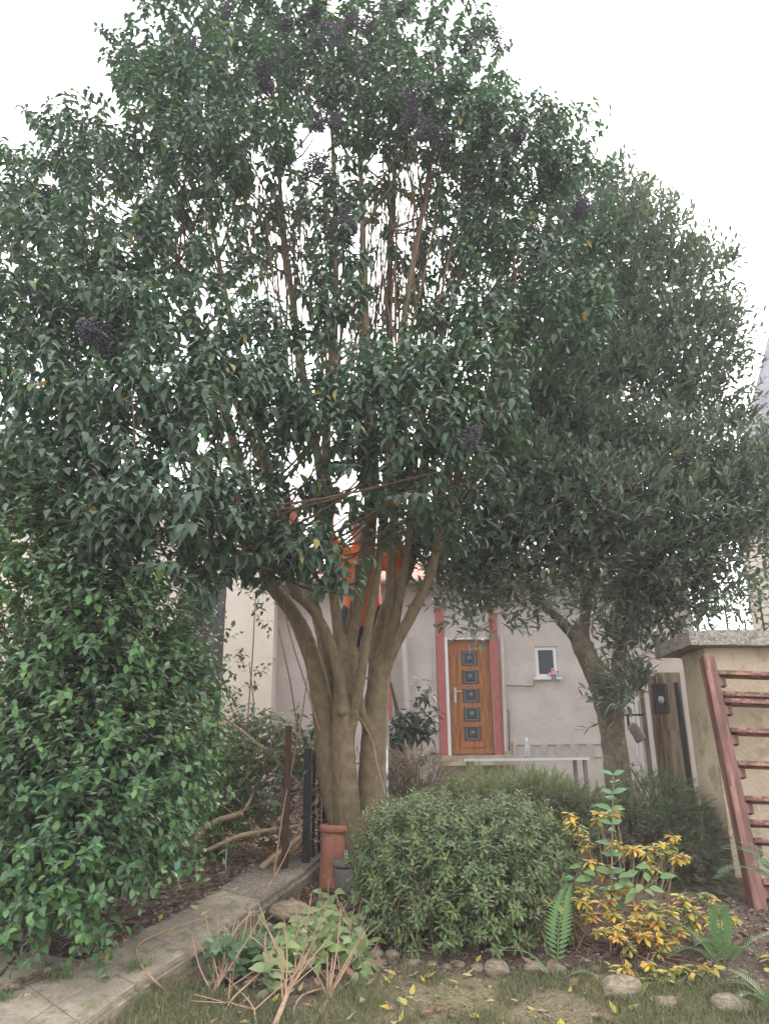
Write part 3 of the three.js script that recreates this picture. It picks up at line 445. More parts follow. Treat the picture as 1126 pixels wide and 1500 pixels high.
  // crown masses: place, radius, shoots
  const clumps = [
    [-2.036, 8.129, -5.9, .62, 75], [-1.65, 8.947, -6.3, .6, 70], [-0.952, 8.517, -6.1, .72, 95], [-0.255, 9.021, -6.3, .75, 95], [0.401, 8.723, -6.3, .72, 90], [0.931, 8.748, -6.5, .42, 30], [0.028, 7.646, -5.8, .55, 55], [-0.57, 7.591, -5.9, .5, 45], [-1.297, 7.295, -5.6, .62, 80], [-1.84, 6.892, -5.5, .58, 80], [-2.332, 8.067, -6, .4, 30],
    [-2.776, 6.878, -5.8, .42, 38], [-3.029, 7.337, -5.9, .2, 10], [-3.023, 6.254, -5.6, .5, 45], [-3.384, 6.043, -5.6, .5, 40], [-2.225, 6.147, -5.4, .52, 60], [-1.597, 6.263, -5.3, .5, 62], [-1.105, 6.489, -5.4, .36, 30], [-2.851, 5.202, -5.2, .55, 58], [-2.222, 5.055, -5, .52, 60], [-1.803, 5.251, -5.2, .45, 42], [-1.307, 5.187, -5.3, .3, 16],
    [-2.83, 4.421, -5, .55, 58], [-2.235, 4.3, -4.8, .5, 62], [-1.783, 4.348, -4.8, .48, 58], [-1.351, 4.401, -5, .42, 46], [-1.066, 4.687, -5.3, .26, 14], [-2.311, 3.73, -4.7, .45, 52], [-1.814, 3.585, -4.5, .45, 58], [-1.409, 3.624, -4.6, .42, 52], [-1.057, 3.811, -4.8, .36, 40], [-0.815, 4.062, -5, .28, 22],
    [-1.626, 3.109, -4.4, .33, 42], [-1.251, 2.802, -4.25, .3, 40], [-0.973, 2.915, -4.5, .25, 28], [-1.811, 2.901, -4.35, .26, 28], [-1.476, 2.65, -4.2, .2, 18], [-2.144, 3.264, -4.5, .3, 30], [-1.205, 3.22, -4.6, .22, 14],
    [-0.433, 5.93, -5.6, .26, 20], [-0.335, 5.376, -5.5, .22, 15], [-0.354, 4.892, -5.4, .24, 18], [-0.649, 4.618, -5.4, .24, 16], [-0.64, 3.952, -5, .3, 30], [-0.245, 3.952, -4.9, .28, 26], [-0.432, 3.617, -4.9, .27, 26], [0.157, 3.795, -4.8, .36, 44], [0.558, 3.892, -4.8, .38, 46], [-0.01, 3.397, -4.8, .26, 24], [0.356, 3.441, -4.8, .32, 36], [-0.504, 2.729, -4.95, .16, 13], [-0.291, 2.6, -5, .1, 6], [-0.185, 3.531, -6, .15, 8], [-0.414, 3.324, -5.7, .14, 8], [0.113, 3.152, -5.7, .13, 7], [-0.646, 3.273, -5.2, .2, 13], [0.282, 3.295, -5.3, .2, 14], [0.456, 3.089, -5.4, .18, 10], [-1.018, 2.734, -5, .18, 14], [-1.195, 2.667, -4.8, .18, 14], [-0.014, 3.324, -5.3, .16, 9], [-0.845, 2.754, -5.2, .12, 7], [-0.635, 2.846, -5, .15, 10], [-0.768, 2.97, -5.1, .15, 8], [0.744, 3.627, -4.9, .26, 22], [-0.771, 3.484, -5, .2, 10], [0.1, 4.321, -5.2, .25, 14], [-0.628, 3.017, -5.1, .16, 8],
    [1.11, 7.269, -6.2, .55, 66], [1.713, 7.532, -6.4, .42, 40], [0.671, 7.078, -5.9, .5, 52], [1.388, 6.606, -6.1, .55, 68], [1.908, 6.932, -6.4, .38, 36], [0.96, 6.147, -6, .35, 26], [1.235, 5.562, -5.8, .52, 62], [1.494, 4.953, -5.7, .46, 50], [0.995, 4.777, -5.5, .4, 38], [0.74, 5.033, -5.6, .28, 16], [1.878, 5.981, -6.2, .4, 38], [0.399, 7.111, -5.6, .4, 34], [0.022, 7.088, -5.9, .35, 26],
    [-0.87, 6.642, -6.4, .35, 14], [0.539, 6.066, -6.4, .35, 16], [-1.2, 6.406, -6.4, .35, 18], [0.478, 4.943, -6, .35, 26], [0.193, 5.404, -6.3, .35, 18], [0.839, 6.864, -6.4, .35, 20], [-0.117, 6.631, -6.2, .25, 8],
    [-2.164, 7.613, -7.6, .8, 70], [1.122, 7.092, -7.6, .7, 56], [-3.031, 6.06, -7.3, .85, 75], [0.551, 4.728, -7.3, .5, 30], [-1.261, 4.708, -7.2, .4, 20], [-3.813, 7.32, -7.2, .7, 55], [-0.494, 10.098, -7.8, .9, 80], [1.068, 9.07, -7.8, .8, 70], [-2.195, 9.462, -7.6, .8, 75], [1.722, 6.056, -7.4, .6, 50], [-0.298, 5.83, -7.4, .3, 10],
  ];
  const S = { len: [.2, .38], n: [6, 9], tr: .0035, spread: .9, fwd: .28, grav: -.62, face: 1, s: [.62, 1.15], c: privetC, odd: .05, oddC: [[.38, .28, .04], [.10, .2, .035], [.09, .19, .05], [.085, .18, .045], [.11, .2, .06], [.1, .2, .05], [.085, .18, .06], [.09, .18, .05]], out: .55, up: .75, jit: .45, inner: .3, sag: .15 };
  const out = [], tw = [], whips = [], along = [];
  for (const [p, r] of limbs) { const c = new THREE.CatmullRomCurve3(p, false, 'centripetal'); for (let i = 2; i < 20; i++) along.push({ p: c.getPoint(i / 20), r: lerp(r[0], r[r.length - 1], i / 20) }); }
  for (const [x, y, z, r, n] of clumps) {
    clump(out, tw, x, y, z, r, r * .92, r, Math.round(n * 1.12), S);
    const C = V(x, y, z), k = Math.max(2, Math.round(n / 9));
    for (let i = 0; i < k; i++) {  // long straight whips rising from the limbs into each mass
      const best = along.map(q => ({ q, d: q.p.distanceTo(C) + (q.p.y > y - .25 ? 3 : 0) + .9 * rnd() + Math.abs(q.p.distanceTo(C) - 1.4) * .6 })).sort((a, b) => a.d - b.d)[0].q;
      const e = C.clone().addScaledVector(rv(), r * .5), m = best.p.clone().lerp(e, .5).add(V(.08 * sg(), -.1 + .05 * sg(), .08 * sg()));
      whips.push(tube([best.p, m, e], [Math.min(best.r * .5, .013), .009, .004], 5, 6));
    }
  }
  // bare whips seen in the open heart of the crown
  const W = [[400, 620, 390, 260], [420, 640, 345, 280], [440, 600, 420, 250], [455, 620, 470, 230], [500, 600, 505, 200], [520, 620, 545, 240], [560, 600, 575, 220], [580, 600, 600, 230], [595, 600, 650, 250], [610, 620, 680, 300], [545, 610, 560, 300], [380, 650, 300, 330]];
  const heartA = pl([-0.946, 4.075, -5.9, -0.704, 4.177, -6, -0.357, 4.299, -6, -0.068, 4.341, -6.1, 0.169, 4.338, -6.1, 0.472, 4.38, -6.2]), heartB = pl([-1.527, 6.975, -6.2, -1.102, 7.487, -6.4, -0.456, 7.462, -6.2, 0.026, 7.733, -6.4, 0.449, 7.639, -6.4, 1.008, 7.286, -6.5]);
  for (let i = 0; i < 90; i++) { const f = rnd() * 4.999, k = Math.floor(f), a = heartA[k].clone().lerp(heartA[k + 1], f - k).add(V(.1 * sg(), .3 * sg(), .5 * sg())), g2 = Math.max(0, Math.min(4.99, f + 1.1 * sg())), q = Math.floor(g2), b = heartB[q].clone().lerp(heartB[q + 1], g2 - q).add(V(.25 * sg(), .4 * sg(), .6 * sg())); const m = a.clone().lerp(b, rr(.4, .6)).add(V(.22 * sg(), .1 * sg(), .22 * sg())); whips.push(tube([a, m, b], [rr(.006, .014), .008, .003], 5, 6)); if (rnd() < .85) { const s = a.clone().lerp(b, rr(.3, .7)), e = s.clone().add(V(.45 * sg(), rr(.3, .9), .45 * sg())); whips.push(tube([s, s.clone().lerp(e, .5), e], [.005, .004, .002], 4, 4)); shoot(out, tw, e, V(sg(), .8, sg()), S); } }
  for (let i = 0; i < 40; i++) { const b = pick(along.filter(q => q.p.y < 4.5 && q.p.y > 2.9)); const e = b.p.clone().add(V(.5 * sg(), rr(.3, 1), .5 * sg())); whips.push(tube([b.p, b.p.clone().lerp(e, .5).add(V(.08 * sg(), -.05, .08 * sg())), e], [.007, .005, .003], 4, 4)); }
  stuff(part('branches', mergeGeometries(whips), M.barkRed, T));
  addTwigs(T, tw, M.twig);
  addLeaves(T, out, privetLeaf, { clearcoat: .8, clearcoatRoughness: .38 }, 300, 'crown');
  // berry panicles
  const bg = [0, 1, 2].map(k => { const s = [], ic = new THREE.IcosahedronGeometry(.0075, 0); for (let i = 0; i < 260; i++) { const t = rnd(), a = rnd() * 6.28, w = .08 * (1 - .65 * t) * Math.sqrt(rnd()); s.push(ic.clone().translate(Math.cos(a) * w * (1 + .2 * k), -.1 + .24 * t, Math.sin(a) * w)); } for (let i = 0; i < 7; i++) { const a = i * 2.4; s.push(tube([V(0, -.14, 0), V(Math.cos(a) * .02, -.02 + .02 * i, Math.sin(a) * .02), V(Math.cos(a) * .06, .05 + .01 * i, Math.sin(a) * .06)], [.002, .0015], 3, 3).toNonIndexed()); } const m = mergeGeometries(s.map(g => { const h = g.index ? g.toNonIndexed() : g; for (const n of Object.keys(h.attributes)) if (n !== 'position' && n !== 'normal') h.deleteAttribute(n); return h; })); return m; });
  const berries = pl([-1.557, 8.617, -5.85, -1.596, 8.273, -5.8, -1.565, 8.844, -5.9, -0.915, 8.529, -5.8, -0.955, 8.018, -5.7, -1.142, 8.221, -5.8, -0.657, 8.829, -5.9, -0.423, 8.238, -5.6, -0.235, 8.608, -5.8, -0.063, 8.395, -5.7, 0.215, 8.862, -5.9, -0.466, 7.992, -5.5, 1.053, 8.882, -6.2, 1.185, 9.096, -6.3, 1.251, 8.949, -6.3, 0.974, 8.741, -6.2, 1.092, 7.65, -5.9, 1.184, 7.522, -5.9, 0.569, 7.508, -5.6, 0.694, 7.466, -5.6, 0.294, 7.04, -5.3, 0.26, 6.852, -5.3, 0.405, 6.738, -5.3, -0.399, 6.924, -5.4, -0.525, 7.014, -5.45, -0.642, 6.499, -5.5, -0.491, 6.46, -5.5, -0.553, 6.572, -5.5, -0.298, 5.863, -5.3, -0.281, 5.727, -5.3, -0.337, 5.661, -5.3, 1.653, 6.914, -6, 1.591, 7.59, -6.1, 1.722, 7.363, -6, 1.91, 6.599, -6.1, 1.677, 6.284, -5.9, 1.478, 5.986, -5.8, 1.382, 5.769, -5.7, 1.872, 6.439, -6, -2.723, 7.08, -5.6, -2.601, 6.865, -5.5, -2.879, 6.643, -5.5, -2.49, 4.771, -4.75, -2.381, 4.652, -4.7, -1.844, 4.218, -4.4, -2.635, 4.573, -4.7, -0.159, 7.738, -5.5, -0.739, 7.693, -5.6, 0.791, 7.285, -5.7, 1.145, 6.806, -5.7, 0.498, 6.685, -5.4, 1.308, 7.134, -5.8, 0.55, 3.485, -4.45, -1.753, 7.887, -5.5, -1.003, 7.368, -5.3]);
  berries.forEach((p, i) => { const m = part('berry_cluster', bg[i % 3], M.berry, T); m.position.copy(p); m.rotation.set(.9 * sg(), 6.28 * rnd(), 2.4 + .9 * sg()); m.scale.setScalar(rr(.85, 1.35)); });
}
// ---------- bay tree by the wall ----------
{
  const T = thing('bay_tree', 'dense grey-green bay tree with forked pale trunk growing beside the concrete wall', 'tree');
  const stems = [[[1.967, 0.885, -6.95, 1.972, 1.34, -6.98, 1.966, 1.732, -7, 1.91, 2.143, -7.02, 1.79, 2.474, -7, 1.715, 2.657, -6.98], [.17, .155, .145, .13, .115, .10]], [[1.978, 1.79, -7, 2.074, 2.148, -7.1, 2.154, 2.465, -7.2, 2.251, 2.865, -7.3], [.11, .09, .085, .075]], [[1.756, 2.505, -7, 1.821, 2.815, -7, 1.869, 3.199, -7], [.085, .062, .056]], [[1.733, 2.598, -7, 1.596, 2.707, -6.9, 1.434, 2.844, -6.8], [.06, .045, .035]]].map(([p, r]) => [pl(p), r]);
  const segs = []; for (const [p, r] of stems) { const c = new THREE.CatmullRomCurve3(p, false, 'centripetal'), n = p.length * 4; let prev = null; for (let i = 0; i <= n; i++) { const t = i / n, f = t * (r.length - 1), k = Math.min(r.length - 2, Math.floor(f)), q = { p: c.getPoint(t), r: lerp(r[k], r[k + 1], f - k) * .66 }; if (prev) segs.push([prev.p, q.p, prev.r, q.r]); prev = q; } }
  const g = field(V(1.0, .6, -7.6), V(2.6, 3.4, -6.5), 90, (x, y, z) => { let d = 9; for (const [a, b, ra, rb2] of segs) { const e = capsule(x, y, z, a, b, ra, rb2); d = d > 8 ? e : smin(d, e, .04); } return Math.abs(d) > .08 ? d : d + .03 * (fbm3(x * 8, y * 12, z * 8, 3) - .5); });
  const p = g.attributes.position, uv = new Float32Array(p.count * 2); for (let i = 0; i < p.count; i++) { uv[2 * i] = p.getX(i) + p.getZ(i) * .7; uv[2 * i + 1] = p.getY(i) * .7; } g.setAttribute('uv', new THREE.BufferAttribute(uv, 2));
  part('trunk', g, M.laurelBark, T);
  const limbs = [[[1.863, 3.134, -7, 1.972, 3.763, -7.1, 2.267, 5.015, -7.3, 2.668, 6.701, -7.6, 2.953, 8.1, -7.8], [.056, .05, .04, .026, .01]], [[2.247, 2.832, -7.3, 2.49, 3.566, -7.4, 2.908, 4.475, -7.5, 3.312, 5.642, -7.6, 3.574, 6.757, -7.7], [.075, .06, .042, .026, .01]], [[2.214, 2.699, -7.28, 2.646, 3.17, -7.2, 3.081, 3.582, -7, 3.547, 3.952, -6.9], [.05, .04, .028, .012]], [[1.455, 2.829, -6.82, 1.231, 3.05, -6.6, 0.92, 3.309, -6.4, 0.749, 3.65, -6.3], [.035, .03, .022, .01]], [[1.857, 3.07, -7, 1.646, 3.355, -6.6, 1.548, 3.606, -6.2], [.04, .03, .014]]].map(([q, r]) => [pl(q), r]);
  limbs.forEach(([q, r]) => part('limb', tube(q, r, 7, 20, .05), M.laurelBark, T));
  const clumps = [
    [2.724, 7.901, -7.8, .45, 50], [3.125, 7.402, -7.8, .5, 56], [2.53, 6.886, -7.6, .6, 80], [3.288, 6.736, -7.8, .55, 66], [3.713, 6.917, -7.8, .35, 24], [2.569, 6.02, -7.5, .65, 96], [3.258, 5.812, -7.6, .55, 74], [3.709, 6.037, -7.7, .35, 28], [2.139, 5.174, -7.3, .6, 84], [2.801, 5.056, -7.4, .6, 84], [3.517, 5.224, -7.6, .38, 28], [3.569, 4.82, -7.6, .3, 18],
    [1.824, 4.252, -6.9, .5, 72], [2.306, 4.137, -6.8, .5, 74], [2.829, 4.137, -7, .45, 56], [1.855, 3.512, -6.3, .42, 60], [1.533, 3.61, -6.4, .4, 54], [2.389, 3.505, -6.5, .42, 58], [3.021, 3.721, -6.8, .42, 54], [3.496, 3.917, -6.8, .42, 54], [1.068, 3.806, -6.4, .42, 54], [0.805, 3.371, -6.4, .4, 50], [1.206, 3.184, -6.4, .42, 56], [1.694, 3.142, -6.5, .36, 42], [2.234, 3.185, -6.7, .38, 46], [2.762, 3.204, -6.8, .36, 42], [3.224, 3.391, -6.8, .36, 40],
    [1.56, 5.132, -6.9, .4, 44], [1.565, 4.568, -6.8, .4, 44], [1.327, 4.689, -6.9, .35, 34], [1.32, 4.111, -6.7, .36, 40], [2.155, 5.881, -7.4, .45, 40], [0.669, 2.952, -6.4, .3, 28], [0.952, 2.831, -6.4, .3, 28], [2.471, 2.807, -7, .28, 24], [2.242, 2.438, -7, .22, 16], [2.043, 2, -6.7, .15, 10], [2.807, 2.905, -7.2, .3, 24], [0.46, 3.245, -6.6, .25, 16], [2.199, 3.107, -7.5, .4, 34],
  ];
  const S = { len: [.22, .4], n: [7, 10], whorl: true, tr: .003, spread: .75, fwd: .75, grav: .02, face: .8, s: [.8, 1.25], c: [[.1, .145, .088], [.12, .168, .1], [.084, .128, .078], [.13, .178, .088]], odd: .01, oddC: [[.22, .12, .05], [.16, .2, .05]], out: .7, up: .6, jit: .5, inner: .35, sag: .05 };
  const out = [], tw = []; for (const [x, y, z, r, n] of clumps) clump(out, tw, x, y, z, r, r, r * 1.1, Math.round(n * 3.5), S);
  // upright leaders along the top
  for (const q of pl([2.74, 7.918, -7.7, 2.932, 8.015, -7.7, 2.604, 7.642, -7.6, 3.17, 7.714, -7.7, 3.37, 7.81, -7.7, 3.472, 7.515, -7.7, 3.69, 7.319, -7.7, 3.838, 6.939, -7.7, 3.942, 6.569, -7.7, 3.889, 5.975, -7.6])) shoot(out, tw, q, V(.15 * sg() + .1, 1, .1 * sg()), { ...S, len: [.55, .75], n: [12, 15], spread: .5, fwd: .9 });
  for (const q of pl([3.737, 6.239, -7.6, 3.775, 5.72, -7.6, 3.677, 5.303, -7.6, 3.703, 4.978, -7.6, 3.89, 6.753, -7.7])) for (let i = 0; i < 4; i++) shoot(out, tw, q.clone().addScaledVector(rv(), .2), V(1, .5, .2 * sg()), { ...S, len: [.3, .45], n: [7, 9] });
  addTwigs(T, tw, M.twig);
  addLeaves(T, out, [leafGeo(.108, .038, { fold: .3, droop: .15, peak: .9 }), leafGeo(.1, .034, { fold: .5, droop: -.1, peak: .9 }), leafGeo(.1, .04, { fold: .15, droop: .4, peak: .85 })], { clearcoat: 1, clearcoatRoughness: .34 }, 200, 'crown');
}
// ---------- camellia hedge on the bed ----------
{
  const T = thing('camellia_shrub', 'tall bright green camellia bush with glossy oval leaves beside the path', 'shrub');
  const clumps = [[-2.199, 3.191, -4.55, .28, 34], [-2.462, 3.343, -4.7, .25, 20], [-2.212, 2.822, -4.5, .36, 50], [-1.89, 2.72, -4.45, .32, 44], [-1.639, 2.479, -4.5, .32, 44], [-2.052, 2.393, -4.45, .38, 56], [-1.691, 2.197, -4.5, .4, 56], [-1.498, 2.294, -4.9, .36, 40], [-2.191, 1.988, -4.7, .42, 54], [-1.771, 1.858, -4.6, .42, 58], [-1.478, 1.907, -4.8, .38, 46], [-2.126, 1.56, -4.6, .4, 52], [-1.73, 1.484, -4.5, .42, 60], [-1.454, 1.515, -4.7, .4, 52], [-1.958, 1.207, -4.5, .38, 48], [-1.602, 1.173, -4.45, .4, 56], [-1.365, 1.216, -4.75, .34, 50], [-1.358, 1.794, -5, .3, 36], [-1.302, 1.51, -4.95, .26, 36], [-1.42, 2.047, -5, .3, 34], [-1.649, 0.934, -4.5, .3, 44], [-1.87, 0.93, -4.55, .3, 36], [-1.508, 1.015, -4.65, .3, 40], [-1.445, 0.973, -4.7, .26, 26], [-2.632, 2.052, -4.9, .5, 45], [-2.366, 1.267, -4.7, .45, 40], [-2.193, 2.04, -5.3, .6, 55], [-1.975, 1.236, -5.1, .55, 45], [-1.363, 1.59, -5, .22, 20], [-1.33, 1.348, -5.1, .2, 16], [-2.551, 3.676, -5.1, .14, 8], [-2.239, 1.521, -4.9, .5, 50], [-2.169, 1.081, -4.75, .4, 36], [-1.997, 1.406, -4.8, .5, 46], [-1.778, 1.717, -5, .5, 46]];
  const S = { len: [.14, .26], n: [7, 9], whorl: true, tr: .003, spread: .95, fwd: .35, grav: -.12, face: .8, s: [.75, 1.15], c: [[.088, .215, .045], [.07, .185, .042], [.115, .26, .05], [.056, .15, .04], [.05, .145, .052]], odd: .012, oddC: [[.2, .24, .03], [.16, .2, .04]], out: .8, up: .4, jit: .5, inner: .35, sag: .1, floor: .2, skip: p => p.z > -4.2 || (p.y < .92 && p.x > -1.5) || p.x > -1.12 };
  const out = [], tw = []; for (const [x, y, z, r, n] of clumps) clump(out, tw, x, y, z, r, r, r, Math.round(n * 3.3), S);
  for (const [x, z] of [[-1.9, -4.75], [-2.05, -4.9], [-1.75, -4.95], [-2.3, -4.7]]) part('stem', tube([V(x, groundY(x, z) - .05, z), V(x + .1 * sg(), 1.4, z + .1 * sg()), V(x + .3 * sg(), 2.4, z + .1 * sg()), V(x + .4 * sg(), 3.3, z - .1)], [.035, .028, .02, .008], 7, 14, .05), M.laurelBark, T);
  for (let i = 0; i < 160; i++) { const c = pick(clumps), a = V(-2.0 + .3 * sg(), rr(.9, 2.6), -4.85), b = V(c[0], c[1], c[2]).addScaledVector(rv(), c[3] * .6); if (b.distanceTo(a) < 1.4) tw.push({ a, b, r: .006 }); }
  addTwigs(T, tw, M.twig);
  addLeaves(T, out, [leafGeo(.07, .039, { fold: .25, droop: .3, peak: .85 }), leafGeo(.066, .036, { fold: .15, droop: .55, peak: .85 }), leafGeo(.064, .037, { fold: .4, droop: .1, peak: .85 })], { clearcoat: 1, clearcoatRoughness: .24 }, 300);
}
// ---------- smaller shrubs ----------
function shrub(name, label, clumps, S, geos, nParts, matOpt, stems, k = 1) {
  const T = thing(name, label, 'shrub'), out = [], tw = [];
  for (const [x, y, z, rx, ry, rz, n] of clumps) clump(out, tw, x, y, z, rx, ry, rz, Math.round(n * k), S);
  for (const [x, z, h, r] of stems) { const y = groundY(x, z); part('stem', tube([V(x, y - .05, z), V(x + .06 * sg(), y + h * .5, z + .06 * sg()), V(x + .15 * sg(), y + h, z + .1 * sg())], [r, r * .8, r * .4], 6, 8, .05), M.laurelBark, T); }
  addTwigs(T, tw, S.twigMat ?? M.twig); addLeaves(T, out, geos, matOpt, nParts); return T;
}
shrub('box_hedge', 'small fresh green clipped hedge between the camellia and brush pile', [[-1.496, 1.391, -6.55, .33, .36, .3, 90], [-1.289, 1.439, -6.6, .26, .3, .3, 80], [-1.44, 1.113, -6.5, .32, .32, .3, 80], [-1.199, 1.11, -6.5, .22, .28, .26, 70], [-1.585, 1.245, -6.4, .25, .38, .3, 50]],
  { len: [.1, .18], n: [6, 8], whorl: true, tr: .002, spread: .8, fwd: .5, grav: 0, s: [.7, 1.1], c: [[.12, .24, .035], [.15, .28, .04], [.1, .2, .035], [.08, .17, .032]], odd: .04, oddC: [[.28, .34, .04], [.2, .27, .04]], out: .8, up: .5, jit: .5, inner: .3, floor: .03 },
  [leafGeo(.05, .025, { fold: .25, droop: .2, rows: 3 })], 60, { clearcoat: .5 }, [[-1.6, -6.55, .5, .02], [-1.4, -6.55, .5, .02]], 3.6);
// mounded shrub with rosettes of long leaves
{
  const lf = [leafGeo(.06, .017, { fold: .3, droop: .25, peak: 1.25 }), leafGeo(.064, .021, { fold: .2, droop: .5, peak: 1.35 })];
  const S = { len: [.05, .1], n: [10, 14], whorl: true, tr: .003, spread: .8, fwd: .45, grav: -.05, face: .6, s: [.65, 1.1], c: [[.115, .19, .055], [.14, .215, .06], [.095, .165, .05], [.17, .225, .05]], odd: .025, oddC: [[.3, .22, .09], [.3, .24, .04], [.2, .15, .08]], out: .8, up: .55, jit: .4, inner: .18, floor: .035, twigMat: M.dryTwig };
  const C = [[0.231, 0.972, -5.35, .44, .36, .5, 250], [0.7, 0.947, -5.35, .48, .36, .5, 250], [0.416, 0.82, -5.15, .66, .34, .45, 330], [0.95, 0.806, -5.35, .3, .33, .42, 120], [0.096, 0.842, -5.3, .27, .34, .4, 130], [0.463, 1.006, -5.6, .62, .34, .5, 200], [0.471, 0.669, -4.95, .52, .28, .28, 190], [0.276, 0.627, -5, .35, .22, .25, 90], [0.802, 0.648, -5.05, .3, .25, .25, 80]];
  const T = shrub('mounded_shrub', 'rounded low evergreen shrub with narrow leaf rosettes behind the lawn stones', C, S, lf, 300, { clearcoat: .4, clearcoatRoughness: .45 }, [[.55, -5.3, .35, .02], [.3, -5.2, .35, .018], [.8, -5.3, .35, .018], [.15, -5.3, .3, .015]], 1.5);
  const tw = []; for (let i = 0; i < 320; i++) { const x = rr(0, 1.1), z = -rr(4.85, 5.5), y = groundY(x, z); tw.push({ a: V(x, y, z), b: V(x + .25 * sg(), y + rr(.15, .4), z + .2 * sg()), r: .003 }); } addTwigs(T, tw, M.dryTwig, 'dry_stems');
}
// needle-leaved ground shrub behind
const sprigG = (() => { const s = [leafGeo(.2, .006, { rows: 3, droop: .3, fold: 0 })]; for (let i = 0; i < 22; i++) { const t = (i + 1) / 23, a = i % 2 ? 1 : -1, g = leafGeo(.028 * (1.1 - .5 * t), .007, { rows: 2, droop: .2, fold: 0 }); g.rotateZ(a * -1.0); g.rotateY(.5 * sg()); g.translate(0, .2 * t, -.03 * t * t); s.push(g); } return mergeGeometries(s); })();
function needleShrub(name, label, clumps, colors, k = 1) {
  const T = thing(name, label, 'shrub'), out = [], tw = [];
  for (const [x, y, z, rx, ry, rz, n] of clumps) for (let i = 0; i < n * k; i++) {
    const u = rv().normalize(); u.y = Math.abs(u.y) * 1.1 - .15; const q = rr(.7, 1.02), p = V(x + u.x * rx * q, y + u.y * ry * q, z + u.z * rz * q); if (p.y < groundY(p.x, p.z) + .02) continue;
    const d = u.clone().multiply(V(1, .35, 1)).add(V(0, .12, .25)).addScaledVector(rv(), .75); out.push({ m: mtx(p, d, UP.clone().addScaledVector(rv(), .5), rr(.4, .8)), c: vary(pick(colors), .3) });
    if (i % 6 === 0) tw.push({ a: V(x + .3 * sg() * rx, groundY(x, z) + .02, z + .3 * sg() * rz), b: p, r: .005 });
  }
  addTwigs(T, tw, M.twig); addLeaves(T, out, [sprigG], { clearcoat: .15 }, 0);
}
needleShrub('spreading_yew', 'dark spreading fine-leaved shrub in front of the white edged table', [[0.75, 1.087, -6.9, .6, .36, .5, 420], [1.282, 1.102, -7, .55, .36, .5, 420], [1.023, 1.12, -7.2, .8, .36, .5, 420], [1.573, 1.007, -6.8, .4, .34, .4, 220], [0.435, 1.064, -6.9, .35, .26, .4, 180]], [[.125, .18, .05], [.15, .2, .055], [.1, .15, .045], [.19, .18, .06]], 3.4);
needleShrub('cotoneaster', 'dark arching small-leaved shrub at the foot of the concrete wall', [[2.126, 1.098, -6.5, .42, .36, .4, 300], [2.182, 0.929, -6.2, .3, .34, .35, 240], [1.873, 0.886, -6.2, .4, .4, .4, 300], [2.095, 0.74, -5.9, .25, .3, .3, 160]], [[.1, .14, .05], [.125, .165, .055], [.08, .12, .045]], 3.4);
needleShrub('withered_shrub', 'brown withered low shrub at the foot of the privet trunk', [[0.218, 1.359, -7, .35, .3, .35, 300], [0.069, 1.255, -6.9, .25, .25, .3, 160]], [[.16, .10, .065], [.20, .12, .08], [.09, .09, .04], [.13, .08, .055]], 2.4);
